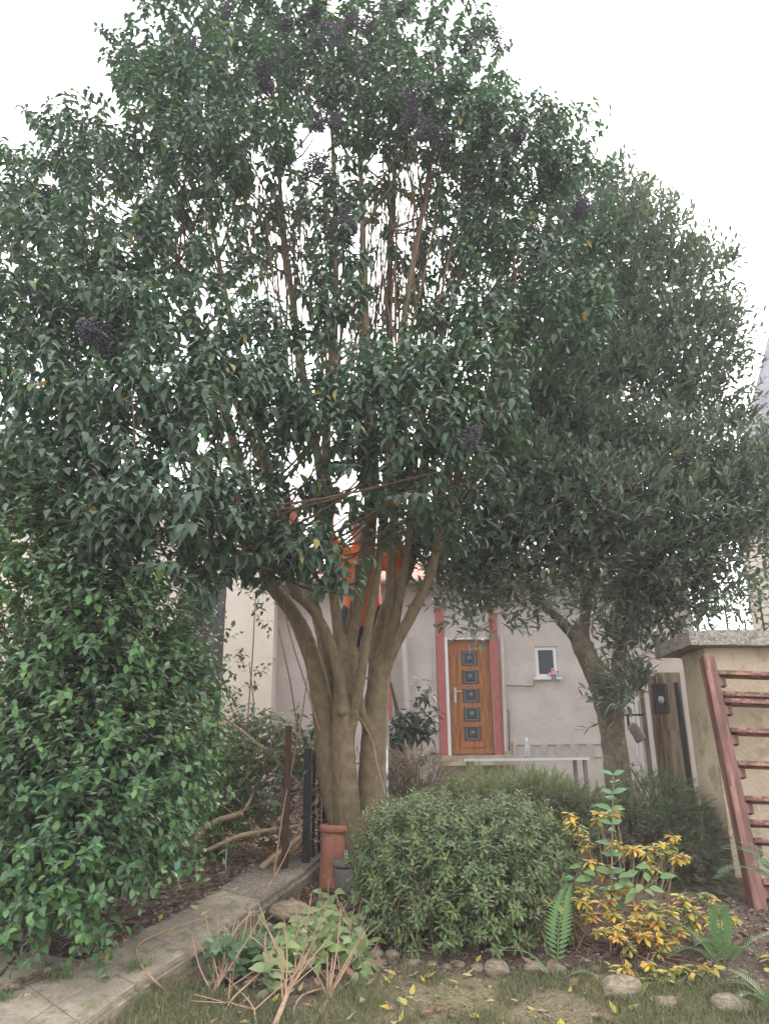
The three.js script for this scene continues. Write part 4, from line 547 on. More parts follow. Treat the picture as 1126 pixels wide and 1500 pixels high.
// yellow autumn azalea with a green sapling in front of it
{
  const T = thing('yellow_azalea', 'straggly autumn shrub with yellow and orange leaf clusters in front of the wall', 'shrub'), out = [], tw = [];
  const foot = V(1.367, 0.4, -4.95), tips = pl([1.136, 1.151, -5, 1.181, 1.105, -4.95, 1.098, 1.189, -5, 1.292, 1.219, -5.1, 1.378, 1.238, -5.1, 1.345, 1.063, -4.9, 1.407, 1.081, -4.9, 1.533, 1.033, -5, 1.617, 1.051, -5, 1.694, 1.012, -5, 1.752, 0.993, -5, 1.514, 0.97, -4.9, 1.723, 1.102, -5.05, 1.133, 0.855, -4.85, 1.192, 0.791, -4.8, 1.088, 0.792, -4.85, 1.263, 0.739, -4.8, 1.301, 0.696, -4.75, 1.362, 0.729, -4.75, 1.439, 0.745, -4.75, 1.516, 0.771, -4.8, 1.592, 0.77, -4.8, 1.652, 0.786, -4.8, 1.703, 0.734, -4.8, 1.788, 0.795, -4.85, 1.839, 0.742, -4.85, 1.894, 0.724, -4.85, 1.928, 0.689, -4.85, 1.715, 0.682, -4.8, 1.375, 0.654, -4.7, 1.445, 0.62, -4.7, 1.497, 0.586, -4.7, 1.559, 0.635, -4.7, 1.225, 0.639, -4.7, 1.166, 0.663, -4.75, 1.145, 0.706, -4.8, 1.294, 0.588, -4.7, 1.469, 0.491, -4.55, 1.501, 0.471, -4.5, 1.552, 0.455, -4.5, 1.602, 0.439, -4.5, 1.395, 0.457, -4.5, 1.425, 0.423, -4.45, 1.509, 0.407, -4.45, 1.382, 0.507, -4.55, 1.347, 0.528, -4.6, 1.664, 0.477, -4.6, 1.385, 0.378, -4.45, 0.729, 0.816, -4.9, 0.783, 0.79, -4.88, 0.866, 0.808, -4.9, 0.923, 0.786, -4.9, 0.679, 0.846, -4.95, 0.955, 0.69, -4.9, 1.276, 0.972, -4.9, 1.195, 0.955, -4.9, 1.218, 0.498, -4.6, 1.237, 0.458, -4.5, 1.452, 0.694, -4.75, 1.66, 0.7, -4.8, 1.791, 0.682, -4.8, 1.403, 0.789, -4.8, 1.346, 0.835, -4.85, 1.25, 0.853, -4.85]);
  for (const e0 of tips) for (let j = 0; j < 3; j++) {
    const e = e0.clone().addScaledVector(rv(), j ? .05 : .02), m = foot.clone().lerp(e, rr(.5, .75)).add(V(.08 * sg(), .08 * rnd(), .08 * sg())); if (!j) { const f2 = foot.clone().addScaledVector(rv(), .1); f2.y = groundY(f2.x, f2.z); tw.push({ a: f2, b: m, r: .005 }); } tw.push({ a: m, b: e, r: .003 });
    const n = 9 + Math.floor(rnd() * 5), warm = rnd();
    for (let k = 0; k < n; k++) { const an = k * 2.4 + rnd(), d = V(Math.cos(an), rr(-.5, .6), Math.sin(an)); out.push({ m: mtx(e.clone().add(V(0, -.02 * k / n, 0)), d, UP.clone().addScaledVector(rv(), .4), rr(.7, 1.2)), c: vary(pick(warm < .5 ? [[.72, .5, .05], [.75, .56, .09], [.66, .34, .05], [.4, .4, .07]] : warm < .82 ? [[.46, .44, .1], [.6, .52, .12], [.3, .36, .07], [.72, .5, .08]] : [[.16, .22, .05], [.2, .26, .06], [.4, .36, .07]]), .2) }); }
  }
  addTwigs(T, tw, M.dryTwig); addLeaves(T, out, [leafGeo(.062, .024, { fold: .25, droop: .3, peak: 1.1 }), leafGeo(.056, .022, { fold: .1, droop: .6, peak: 1.1 })], { clearcoat: .15, transmission: .4 }, 300);
}
{
  const T = thing('sapling', 'slender sapling with broad mint green leaves rising through the yellow shrub', 'sapling'), leaves = [];
  const path = pl([1.22, 0.441, -4.85, 1.262, 0.783, -4.85, 1.302, 1.104, -4.86, 1.352, 1.461, -4.88]); part('stem', tube(path, [.008, .007, .005, .003], 6, 16), M.dryTwig, T);
  const c = new THREE.CatmullRomCurve3(path); for (let i = 0; i < 17; i++) { const t = Math.min(1, .3 + .7 * (i + .5 * sg()) / 16); for (const s of [0, Math.PI]) { const an = s + i * 1.57 + .3 * sg(); leaves.push({ m: mtx(c.getPoint(t), V(Math.cos(an), .3 + .2 * t, Math.sin(an)), V(.5 * sg(), 1, 1.0 + .5 * sg()), rr(.7, 1.35) * (t > .95 ? .7 : 1)), c: vary([.16, .3, .13], .15) }); } }
  for (const q of pl([1.115, 0.956, -4.9, 1.071, 0.902, -4.9, 1.517, 0.917, -4.75, 1.453, 0.865, -4.75, 1.403, 0.965, -4.8, 1.339, 0.912, -4.8])) { const b = c.getPoint(.35); part('branch', tube([b, b.clone().lerp(q, .5).add(V(0, -.03, 0)), q], [.004, .003, .002], 5, 6), M.dryTwig, T); for (let k = 0; k < 4; k++) leaves.push({ m: mtx(q.clone().lerp(b, .12 * k), V(sg(), .2 * sg(), sg()), V(.2 * sg(), 1, 1), rr(.8, 1.2)), c: vary([.17, .3, .1], .15) }); }
  addLeaves(T, leaves, [leafGeo(.09, .04, { fold: .2, droop: .4 })], { clearcoat: .3 }, 300);
}
// ---------- ferns ----------
const pinna = leafGeo(1, .22, { rows: 3, droop: .25, fold: .1, peak: .5 });
function frondGeo(L, W, n) { const c = new THREE.QuadraticBezierCurve3(V(0, 0, 0), V(0, L * .75, L * .05), V(0, L * .85, L * .5)), s = [tube([c.getPoint(0), c.getPoint(.5), c.getPoint(1)], [.003, .0012], 4, 8)]; for (let i = 0; i < n; i++) { const t = .15 + .84 * i / n, p = c.getPoint(t), T = c.getTangent(t), sT = (t - .15) / .85, w = W * Math.min(1, (sT + .2) / .4) * Math.pow(1 - sT * .97, .75); for (const sd of [-1, 1]) { const g = pinna.clone(); g.applyMatrix4(mtx(p, V(sd, 0, 0).addScaledVector(T, .45), V(0, T.z, -T.y).negate().add(V(0, .2, 0)), Math.max(.01, w))); s.push(g); } } return mergeGeometries(s); }
const fronds = [frondGeo(.42, .085, 24), frondGeo(.36, .075, 22), frondGeo(.5, .1, 26)];
const fernMat = [leafMat(col(.14, .26, .09), { clearcoat: .1 }), leafMat(col(.17, .3, .12), { clearcoat: .1 }), leafMat(col(.2, .22, .08), { clearcoat: .1 })];
function fern(label, base, list) { const T = thing('fern', label, 'fern', 'ferns in the border', base); for (const [yaw, tilt, s, k, c] of list) { const m = part('frond', fronds[k], fernMat[c], T); m.rotation.order = 'YXZ'; m.rotation.set(tilt, yaw, 0); m.scale.setScalar(s); } return T; }
const onG = (x, y, z) => [x, groundY(x, z) - .01, z];
fern('bright green fern with one upright frond beside the mounded shrub', onG(0.86, 0.453, -4.54), [[2.6, .15, 1.15, 2, 0], [-1.35, .5, .85, 0, 1], [1.2, .75, .6, 1, 0]]);
fern('broad dark green fern below the red timber frame', onG(1.779, 0.478, -4.66), [[-1.6, .5, 1, 2, 0], [-.7, .6, 1, 0, 0], [.1, .7, 1, 0, 0], [-2.4, .5, .9, 1, 0], [1.2, .6, 1, 0, 0], [-1.1, .8, 1, 0, 0], [-.3, .3, 1.1, 2, 0], [2.6, .4, .9, 1, 0]]);
fern('fern spreading in front of the red timber frame rail', [2.239, 0.85, -4.8], [[-1.5, .5, 1.0, 0, 1], [-1.3, .9, .95, 2, 1], [-1.9, 0.2, .9, 1, 1], [-1.0, .6, .9, 1, 1]]);
fern('low fern at the lawn edge beside the pale boulder', onG(1.856, 0.395, -4.28), [[-1.6, .6, .8, 1, 0], [-1.0, .8, .8, 0, 0], [-2.2, .5, .8, 1, 1], [-.4, .7, .8, 0, 0]]);
fern('small yellowing fern in front of the grey round stone', onG(1.193, 0.4, -4.32), [[-1.2, .7, .5, 0, 2], [.9, .7, .5, 1, 2], [-.2, .9, .5, 0, 2], [2.2, .5, .5, 1, 2], [-2.5, .6, .45, 1, 2]]);
// hedge behind the coping
{
  const T = thing('background_hedge', 'fresh green shrub growing behind the coping of the concrete wall', 'shrub'), out = [], tw = [];
  const S = { len: [.2, .35], n: [6, 8], whorl: true, tr: .003, spread: .8, fwd: .5, grav: -.1, s: [.8, 1.2], c: [[.07, .14, .04], [.09, .18, .05], [.05, .1, .035]], out: .7, up: .5, jit: .5, inner: .3 };
  for (const [x, y, z, r, n] of [[3.73, 3.163, -8.4, .38, 26], [4.125, 3.273, -8.4, .4, 24], [3.368, 2.998, -8.3, .4, 24], [3.833, 2.938, -8.2, .35, 40], [4.348, 3.098, -8.3, .4, 30]]) { clump(out, tw, x, y, z, r, r, r, n, S); tw.push({ a: V(x, .9, z), b: V(x, y, z), r: .02 }); }
  addTwigs(T, tw, M.twig); addLeaves(T, out, [leafGeo(.085, .036, { fold: .2, droop: .4 })], { clearcoat: .3 }, 0);
}
// tall shrub standing behind the privet that closes the view over the roof
{
  const T = thing('far_tree', 'yellowish green tree rising behind the tiled roof of the house', 'tree'), out = [], tw = [];
  const S = { len: [.4, .7], n: [6, 9], whorl: true, tr: .006, spread: .8, fwd: .5, grav: -.2, s: [1.2, 1.8], c: [[.10, .15, .04], [.14, .18, .05], [.08, .13, .04], [.2, .2, .06]], out: .6, up: .6, jit: .6, inner: .4 };
  for (const [x, y, z, r, n] of [[-0.066, 7.082, -20, 1.5, 60], [1.227, 7.257, -20, 1.4, 60], [-1.909, 7.296, -20, 1.3, 40], [2.508, 7.05, -20, 1.4, 50]]) clump(out, tw, x, y, z, r, r * .9, r, n, S);
  part('trunk', tube([V(.6, .9, -20), V(.7, 4, -20), V(.8, 7, -20)], [.2, .15, .06], 8, 10, .05), M.laurelBark, T);
  addTwigs(T, tw, M.twig); addLeaves(T, out, [leafGeo(.12, .06, { fold: .2, droop: .4 })], { clearcoat: .2 }, 0);
}

// ---------- things round the trunk ----------
{
  const g = thing('iron_gate', 'narrow black wrought iron gate standing open beside the terracotta pipe', 'gate');
  const a = V(-0.607, 0.759, -6.18), b = V(-0.501, 0.809, -6.62), h = .92; a.y -= .04; b.y = a.y;
  const at = t => a.clone().lerp(b, t), turn = Math.atan2(-(b.z - a.z), b.x - a.x), L = a.distanceTo(b);
  for (const t of [0, 1]) { const m = part('post', rb(.05, h + (t ? .5 : .02), .05, .006, 0, (h + (t ? .5 : .02)) / 2, 0), M.iron, g); m.position.copy(at(t)); m.rotation.y = turn; }
  for (const t of [.33, .66]) { const m = part('bar', rb(.022, h - .06, .022, .004, 0, h / 2, 0), M.iron, g); m.position.copy(at(t)); m.rotation.y = turn; }
  for (const y of [.1, h - .01]) { const m = part('rail', rb(L + .02, .03, .026, .004, 0, y, 0), M.iron, g); m.position.copy(at(.5)); m.rotation.y = turn; }
  for (let i = 0; i < 5; i++) { const m = part('scroll', new THREE.TorusGeometry(.05, .007, 6, 14).rotateY(turn), M.iron, g); m.position.copy(at(.5)).add(V(0, .2 + i * .14, 0)); }
  const p = V(-0.745, 1.82, -6.05), pb = groundY(p.x, p.z) - .1; p.y = (p.y + pb) / 2; const post = single('rusty_post', rb(.045, 2 * (p.y - pb), .045, .004), M.rust, 'square rusty metal post standing in the brush pile', 'post'); post.position.set(p.x, p.y - .0, p.z);
}
{
  const b = V(-0.41, 0.727, -5.94), s = 1; const T = thing('terracotta_pipe', 'upright terracotta pipe with thick collar at the foot of the privet', 'pipe', undefined, [b.x + .015, b.y - .06, b.z]);
  T.rotation.z = -.03;
  part('body', new THREE.LatheGeometry([[.0, .0], [.098, 0], [.1, .02], [.096, .16], [.09, .38], [.088, .415]].map(p => new THREE.Vector2(...p)), 28), M.terracotta, T);
  part('collar', new THREE.LatheGeometry([[.088, .41], [.104, .413], [.112, .42], [.113, .448], [.107, .46], [.092, .463], [.086, .45], [.083, .36], [.0, .36]].map(p => new THREE.Vector2(...p)), 28), M.terracotta, T);
  const q = V(-0.293, 0.708, -5.82); const P = thing('flower_pot', 'grey brown plastic flower pot in front of the privet trunk', 'flower pot', undefined, [q.x + .02, q.y - .02, q.z]);
  part('body', new THREE.LatheGeometry([[0, 0], [.085, 0], [.105, .17], [.107, .19]].map(p => new THREE.Vector2(...p)), 26), M.plastic, P);
  part('rim', new THREE.LatheGeometry([[.107, .185], [.117, .188], [.121, .225], [.116, .228], [.11, .2], [.105, .17], [0, .17]].map(p => new THREE.Vector2(...p)), 26), M.plastic, P);
  part('soil', new THREE.CylinderGeometry(.1, .1, .01, 20).translate(0, .178, 0), M.soil, P);
  const v = thing('glass_vial', 'small clear vial with white cap stuck in the flower pot', 'vial', undefined, [q.x, q.y + .165, q.z + .03]);
  part('body', new THREE.CylinderGeometry(.012, .012, .07, 12).translate(0, .035, 0), std({ color: col(.25, .3, .2), roughness: .2 }), v); part('cap', new THREE.CylinderGeometry(.009, .011, .03, 12).translate(0, .085, 0), M.white, v);
}
{ // solar stake light and sawn log ends
  const p = V(-1.18, 0.749, -6.1), T = thing('solar_stake_light', 'slim steel solar stake light standing at the bed edge', 'garden light', undefined, [p.x, p.y + .02, p.z]);
  part('stake', new THREE.CylinderGeometry(.006, .004, .2, 8).translate(0, .1, 0), M.steel, T); part('head', new THREE.LatheGeometry([[0, .19], [.012, .2], [.022, .215], [.022, .25], [.016, .262], [.008, .268], [0, .28]].map(q => new THREE.Vector2(...q)), 16), M.steel, T);
  const logs = [[-1.162, 0.723, -5.9, .035, .1, 1.45, .4, 'short sawn log end standing beside the path'], [-1.204, 0.782, -6.34, .03, .08, .3, .5, 'small pale log end lying behind the solar light'], [-1.119, 0.814, -6.64, .03, .07, .5, 1, 'cut log stub lying by the gate path']];
  for (const [x, y, z, r, L, tilt, yaw, label] of logs) { const l = thing('log_stub', label, 'log', undefined, [x, y + .02 + r, z], yaw); const m = part('bark', new THREE.CylinderGeometry(r, r * 1.05, L, 10, 1, true), M.laurelBark, l), e = part('cut_face', mergeGeometries([new THREE.CircleGeometry(r, 10).rotateX(-1.5708).translate(0, L / 2, 0), new THREE.CircleGeometry(r * 1.05, 10).rotateX(1.5708).translate(0, -L / 2, 0)]), M.cutWood, l); m.rotation.z = e.rotation.z = 1.57 - tilt; }
}
// ---------- brush pile and sawn branches ----------
{
  const T = thing('brush_pile', 'tangled heap of cut twigs and wilted leaves beside the iron gate', 'brush pile'), tw = [], out = [];
  for (let i = 0; i < 330; i++) { const x = rr(-1.35, -.55), z = -rr(6.25, 6.95), y = groundY(x, z) + Math.pow(rnd(), 1.6) * .85, d = V(sg(), .35 * sg() + .1, .6 * sg()).normalize().multiplyScalar(rr(.3, .8)); const a = V(x, y, z).addScaledVector(d, -.5), b = a.clone().add(d); for (const q of [a, b]) q.y = Math.max(q.y, groundY(q.x, q.z) + .01); tw.push({ a, b, r: rr(.002, .007) }); }
  const S = { len: [.2, .35], n: [4, 6], tr: .003, spread: .8, fwd: .4, grav: -.3, face: .3, s: [.55, .85], c: [[.11, .15, .085], [.14, .18, .11], [.09, .13, .065]], out: .6, up: .2, jit: .7, inner: .4, floor: .02 };
  for (const [x, y, z, r, n] of [[-0.935, 1.62, -6.6, .26, 30], [-0.712, 1.644, -6.6, .24, 28], [-0.62, 1.485, -6.55, .2, 18], [-0.886, 1.385, -6.5, .24, 24], [-0.89, 1.138, -6.4, .2, 16], [-1.188, 1.766, -6.9, .22, 18]]) clump(out, tw, x, y, z, r, r * .8, r, n, S);
  addTwigs(T, tw, M.dryTwig, 'twigs'); stuff(T.children[T.children.length - 1]); addLeaves(T, out, privetLeaf, { clearcoat: .1 }, 120);
}
{
  const logs = [[[-1.42, 1.011, -6, -1.291, 1.143, -6.05, -1.087, 1.214, -6.15, -1.022, 1.344, -6.25], [.016, .018, .015, .011], 'pale crooked branch leaning out of the brush pile, topmost'], [[-1.283, 0.969, -5.95, -1.077, 1.052, -6, -0.846, 1.088, -6.1, -0.606, 1.11, -6.2], [.014, .017, .015, .012], 'long pale branch lying across the brush pile'], [[-1.35, 1.117, -6.1, -1.131, 1.183, -6.12, -1.072, 1.198, -6.1], [.012, .015, .016], 'short forked pale branch at the camellia side of the brush pile'], [[-0.912, 0.839, -6, -0.809, 0.922, -6.05, -0.644, 1.039, -6.1], [.026, .022, .015], 'thick sawn branch end beside the gate'], [[-0.846, 0.852, -6.15, -0.654, 0.984, -6.2, -0.611, 1.145, -6.25], [.012, .012, .01], 'thin cut branch propped against the iron gate'], [[-1.559, 2.075, -6.4, -1.234, 1.855, -6.35, -0.891, 1.591, -6.3, -0.589, 1.315, -6.25], [.008, .011, .012, .012], 'long bare bough slanting down across the brush pile']];
  for (const [p, r, label] of logs) { const T = thing('cut_branch', label, 'branch'), q = pl(p); part('stem', tube(q, r, 8, 16, .08), M.cutWood, T); const n = q.length - 1; for (let i = 0; i < 3; i++) { const a = q[Math.min(n, 1 + i % n)], b = a.clone().add(V(.25 * sg(), .12 * rnd(), .2 * sg())); part('side_twig', tube([a, a.clone().lerp(b, .5).add(V(0, .02, 0)), b], [.006, .004, .003], 5, 5), M.dryTwig, T); } }
  const st = thing('bent_stick', 'long thin bent stick curving across the concrete path', 'stick'), path = pl([-1.138, 0.457, -4.46, -1.199, 0.532, -4.4, -1.347, 0.584, -4.62, -1.375, 0.615, -4.76, -1.284, 0.645, -4.9, -1.089, 0.685, -5.06, -0.783, 0.701, -5.16]); part('stem', tube(path, [.006, .006, .005, .003], 6, 30), M.cutStem, st);
  const ln = thing('leaning_cane', 'long thin cane leaning from the path up to the privet', 'cane'); part('stem', tube(pl([-0.819, 0.742, -5.46, -0.763, 0.858, -5.9, -0.607, 1.196, -6.2, -0.463, 1.386, -6.3]), [.006, .005, .004], 6, 16), M.cutStem, ln);
  for (const [p, label] of [[[-0.786, 0.792, -5.74, -0.758, 1.256, -6, -0.662, 1.837, -6.1, -0.593, 2.354, -6.1], 'thin green cane upright in front of the rusty post'], [[-1.161, 1.676, -6.6, -1.151, 1.975, -6.6, -1.136, 2.426, -6.6, -1.132, 2.897, -6.6], 'slender dark cane upright in front of the cream wall'], [[-0.722, 1.646, -6.7, -0.822, 2.204, -6.7, -0.936, 2.673, -6.7], 'thin cane leaning on the cream wall corner'], [[-0.015, 1.301, -5.85, -0.081, 1.556, -5.85, -0.111, 1.701, -5.95, -0.234, 1.918, -5.85], 'fine trailing twig hanging across the privet trunk'], [[-0.507, 1.781, -6, -0.6, 2.078, -5.95, -0.734, 2.485, -5.9, -0.801, 2.762, -5.95], 'straight sucker shoot rising beside the privet stem']]) { const T = thing('garden_cane', label, 'cane'); part('stem', tube(pl(p), [.007, .006, .004], 6, 14), M.dryTwig, T); }
}
// ---------- cut leafy branches thrown on the lawn ----------
{
  const C = [[.26, .34, .14], [.31, .39, .18], [.22, .31, .11], [.33, .4, .21], [.18, .27, .08]];
  const fan = (T, b) => { for (let i = 0; i < 9; i++) { const a = b[1].clone().lerp(b[2], rnd()), e = a.clone().add(V(.3 * sg(), .12 + .25 * rnd(), -.1 + .25 * sg())); part('side_twig', tube([a, a.clone().lerp(e, .5).add(V(.03 * sg(), 0, .03 * sg())), e], [.005, .0035, .002], 5, 6), M.cutStem, T); } };
  const make = (label, base, forks, nl, C2 = C) => {
    const T = thing('lopped_branch', label, 'branch', undefined), b = pl(base), leaves = []; part('stem', tube(b, [.014, .012, .008], 8, 12, .06), M.cutStem, T); fan(T, b);
    for (const f of forks) { const e = V(...f), from = b[b.length - 1 - Math.floor(rnd() * 1.6)], m = from.clone().lerp(e, .5).addScaledVector(rv(), .06).add(V(0, .03, 0)), pts = [from, m, e]; part('side_branch', tube(pts, [.006, .0045, .0025], 6, 8), M.cutStem, T); const c = new THREE.CatmullRomCurve3(pts);
      for (let i = 0; i < 2; i++) { const q = c.getPoint(rr(.3, .8)), z = q.clone().add(V(.16 * sg(), .1 + .1 * rnd(), .16 * sg())); part('side_twig', tube([q, q.clone().lerp(z, .5).add(V(0, .02, 0)), z], [.004, .003, .002], 5, 4), M.cutStem, T); }
      for (let k = 0; k < nl; k++) { const t = rr(.35, 1.05), q = c.getPoint(Math.min(1, t)).addScaledVector(rv(), .05); q.y = Math.max(q.y, groundY(q.x, q.z) + .02); leaves.push({ m: mtx(q, V(sg(), .1 + .5 * sg(), sg() + .1), V(.5 * sg(), 1, 1.1 + .5 * sg()), rr(.6, 1)), c: vary(pick(C2), .15) }); } }
    addLeaves(T, leaves, privetLeaf, { clearcoat: .15 }, 300);
  };
  make('thick pale stemmed lopped branch with grey-green leaves lying on the lawn', [-0.552, 0.359, -4.08, -0.508, 0.463, -4.2, -0.489, 0.523, -4.5], [[-0.489, 0.723, -4.9], [-0.572, 0.639, -4.8], [-0.371, 0.705, -4.9], [-0.618, 0.581, -4.6], [-0.415, 0.647, -4.75], [-0.635, 0.478, -4.5], [-0.273, 0.599, -4.9], [-0.339, 0.546, -4.75]], 28);
  make('lopped branch with broad leaves lying against the flower pot', [-0.383, 0.365, -4.1, -0.312, 0.424, -4.4, -0.261, 0.491, -4.7], [[-0.204, 0.668, -5.1], [-0.291, 0.708, -5.2], [-0.139, 0.571, -4.95], [-0.319, 0.633, -5], [-0.21, 0.534, -4.8], [-0.374, 0.746, -5.2], [-0.163, 0.65, -5.1]], 30);
  make('dark leaved lopped branch lying along the path kerb', [-0.931, 0.357, -4.1, -0.906, 0.401, -4.4, -0.865, 0.511, -4.5], [[-0.895, 0.642, -4.8], [-0.926, 0.6, -4.6], [-0.779, 0.607, -4.8], [-0.686, 0.56, -4.7], [-0.796, 0.519, -4.6], [-0.662, 0.638, -4.9]], 30, [[.1, .17, .07], [.12, .2, .09], [.08, .14, .06]]);
  for (const [p, label] of [[[-0.786, 0.362, -4.08, -0.787, 0.44, -4.3, -0.655, 0.54, -4.5, -0.633, 0.609, -4.7], 'bare forked stem lying between the lopped branches'], [[-0.611, 0.352, -4.06, -0.647, 0.437, -4.2, -0.81, 0.48, -4.5], 'thin bare stem beside the thick pale stemmed branch'], [[-0.464, 0.36, -4.12, -0.448, 0.44, -4.4, -0.255, 0.45, -4.6, -0.116, 0.5, -4.8], 'slim bare stem pointing to the mounded shrub']]) { const T = thing('bare_stem', label, 'branch'), q = pl(p); part('stem', tube(q, [.007, .005, .003], 6, 14, .06), M.cutStem, T); for (let i = 0; i < 5; i++) { const a = pick(q.slice(1)), b = a.clone().add(V(.2 * sg(), .12 * rnd() + .03, .2 * sg())); part('side_twig', tube([a, a.clone().lerp(b, .5), b], [.004, .003, .002], 5, 4), M.cutStem, T); } }
}
// ---------- plants by the house ----------
function leafyPlant(name, label, cat, stemsP, tufts, leafS, C, geo, stemMat = M.twig, r0 = .008) {
  const T = thing(name, label, cat), out = [], tw = []; stemsP.forEach(p => part('stem', tube(pl(p), [r0, r0 * .7, r0 * .4], 6, 12), stemMat, T));
  for (const [x, y, z, r, n] of tufts) clump(out, tw, x, y, z, r, r, r, n, { len: [.1, .18], n: [5, 7], whorl: true, tr: .002, spread: .8, fwd: .4, grav: -.25, s: leafS, c: C, out: .7, up: .4, jit: .5, inner: .3 });
  addTwigs(T, tw, M.twig); addLeaves(T, out, geo, { clearcoat: .4 }, 80);
}
leafyPlant('young_laurel', 'young dark leaved plant standing in front of the cream wing wall', 'plant', [[-1.163, 1.597, -6.9, -1.346, 1.996, -6.9, -1.504, 2.469, -6.9], [-1.163, 1.597, -6.9, -1.164, 1.997, -6.95, -1.224, 2.412, -6.95]], [[-1.332, 2.318, -6.9, .14, 9], [-1.158, 2.291, -6.95, .1, 6], [-1.376, 1.996, -6.9, .13, 8], [-1.277, 1.795, -6.9, .17, 12], [-1.139, 1.707, -6.8, .2, 14], [-1.667, 2.622, -7.1, .22, 18], [-1.803, 2.896, -7.2, .25, 22], [-1.652, 2.242, -7, .18, 12], [-1.161, 2.917, -6.7, .18, 14], [-1.046, 2.836, -6.6, .12, 8]], [.7, 1], [[.045, .065, .035], [.035, .055, .03], [.06, .08, .04]], [leafGeo(.075, .034, { fold: .2, droop: .35 })]);
leafyPlant('drooping_plant', 'dark drooping plant between the privet trunk and the pale downpipe', 'plant', [[0.182, 1.333, -8, 0.125, 1.915, -8, 0.042, 2.319, -8]], [[0.289, 2.166, -8, .08, 3], [0.261, 1.847, -8, .2, 12], [0.089, 1.816, -8, .2, 12], [0.326, 1.748, -8, .12, 6], [0.155, 1.652, -8, .2, 10]], [1, 1.4], [[.03, .05, .03], [.04, .06, .035]], [leafGeo(.13, .055, { fold: .2, droop: .7 })], M.twig, .035);
// ---------- terrace table, bottle, cloth ----------
{
  const a = V(1.134, 1.611, -11.3), b = V(2.81, 1.556, -11.3), y = (a.y + b.y) / 2, g0 = groundY(1, -11.6); const T = thing('terrace_table', 'low terrace table with white metal edge in front of the wooden door', 'table', undefined, [(a.x + b.x) / 2, g0, -11.65]), W = b.x - a.x, h = y - g0;
  part('top', new RoundedBoxGeometry(W - .04, .012, .68, 1, .003).translate(0, h - .002, 0), std({ color: col(.2, .21, .22), roughness: .25 }), T);
  part('edge_frame', mergeGeometries([bx(W, .035, .03, 0, h - .02, .355), bx(W, .035, .03, 0, h - .02, -.355), bx(.03, .035, .68, W / 2 - .015, h - .02, 0), bx(.03, .035, .68, -W / 2 + .015, h - .02, 0)]), M.white, T);
  for (const sx of [-1, 1]) for (const sz of [-1, 1]) part('leg', bx(.05, h - .04, .05, sx * (W / 2 - .05), (h - .04) / 2, sz * .3), M.plastic, T);
  const c = V(2.011, 1.64, -11.5), B = thing('bottle', 'small silver grey bottle standing on the terrace table', 'bottle', undefined, [c.x, g0 + h + .005, -11.6]);
  part('body', new THREE.LatheGeometry([[0, 0], [.045, 0], [.047, .01], [.045, .12], [.03, .17], [.016, .19], [.016, .23]].map(q => new THREE.Vector2(...q)), 16), std({ color: col(.35, .36, .4), roughness: .3 }), B); part('cap', new THREE.CylinderGeometry(.012, .018, .05, 12).translate(0, .25, 0), M.white, B);
  const f = V(2.867, 2.965, -13.4), F = thing('flower_bunch', 'small pink purple flower bunch on the small window sill', 'flowers', undefined, [f.x, f.y - .08, -13.46]);
  for (let i = 0; i < 14; i++) { const m = part('flower', new THREE.IcosahedronGeometry(.03, 1), M.pink, F); m.position.set(.08 * sg(), .06 + .09 * rnd(), .02 + .03 * sg()); m.scale.set(1, .7, 1); } part('holder', new THREE.CylinderGeometry(.05, .04, .06, 12).translate(0, .02, .02), M.plastic, F);
}
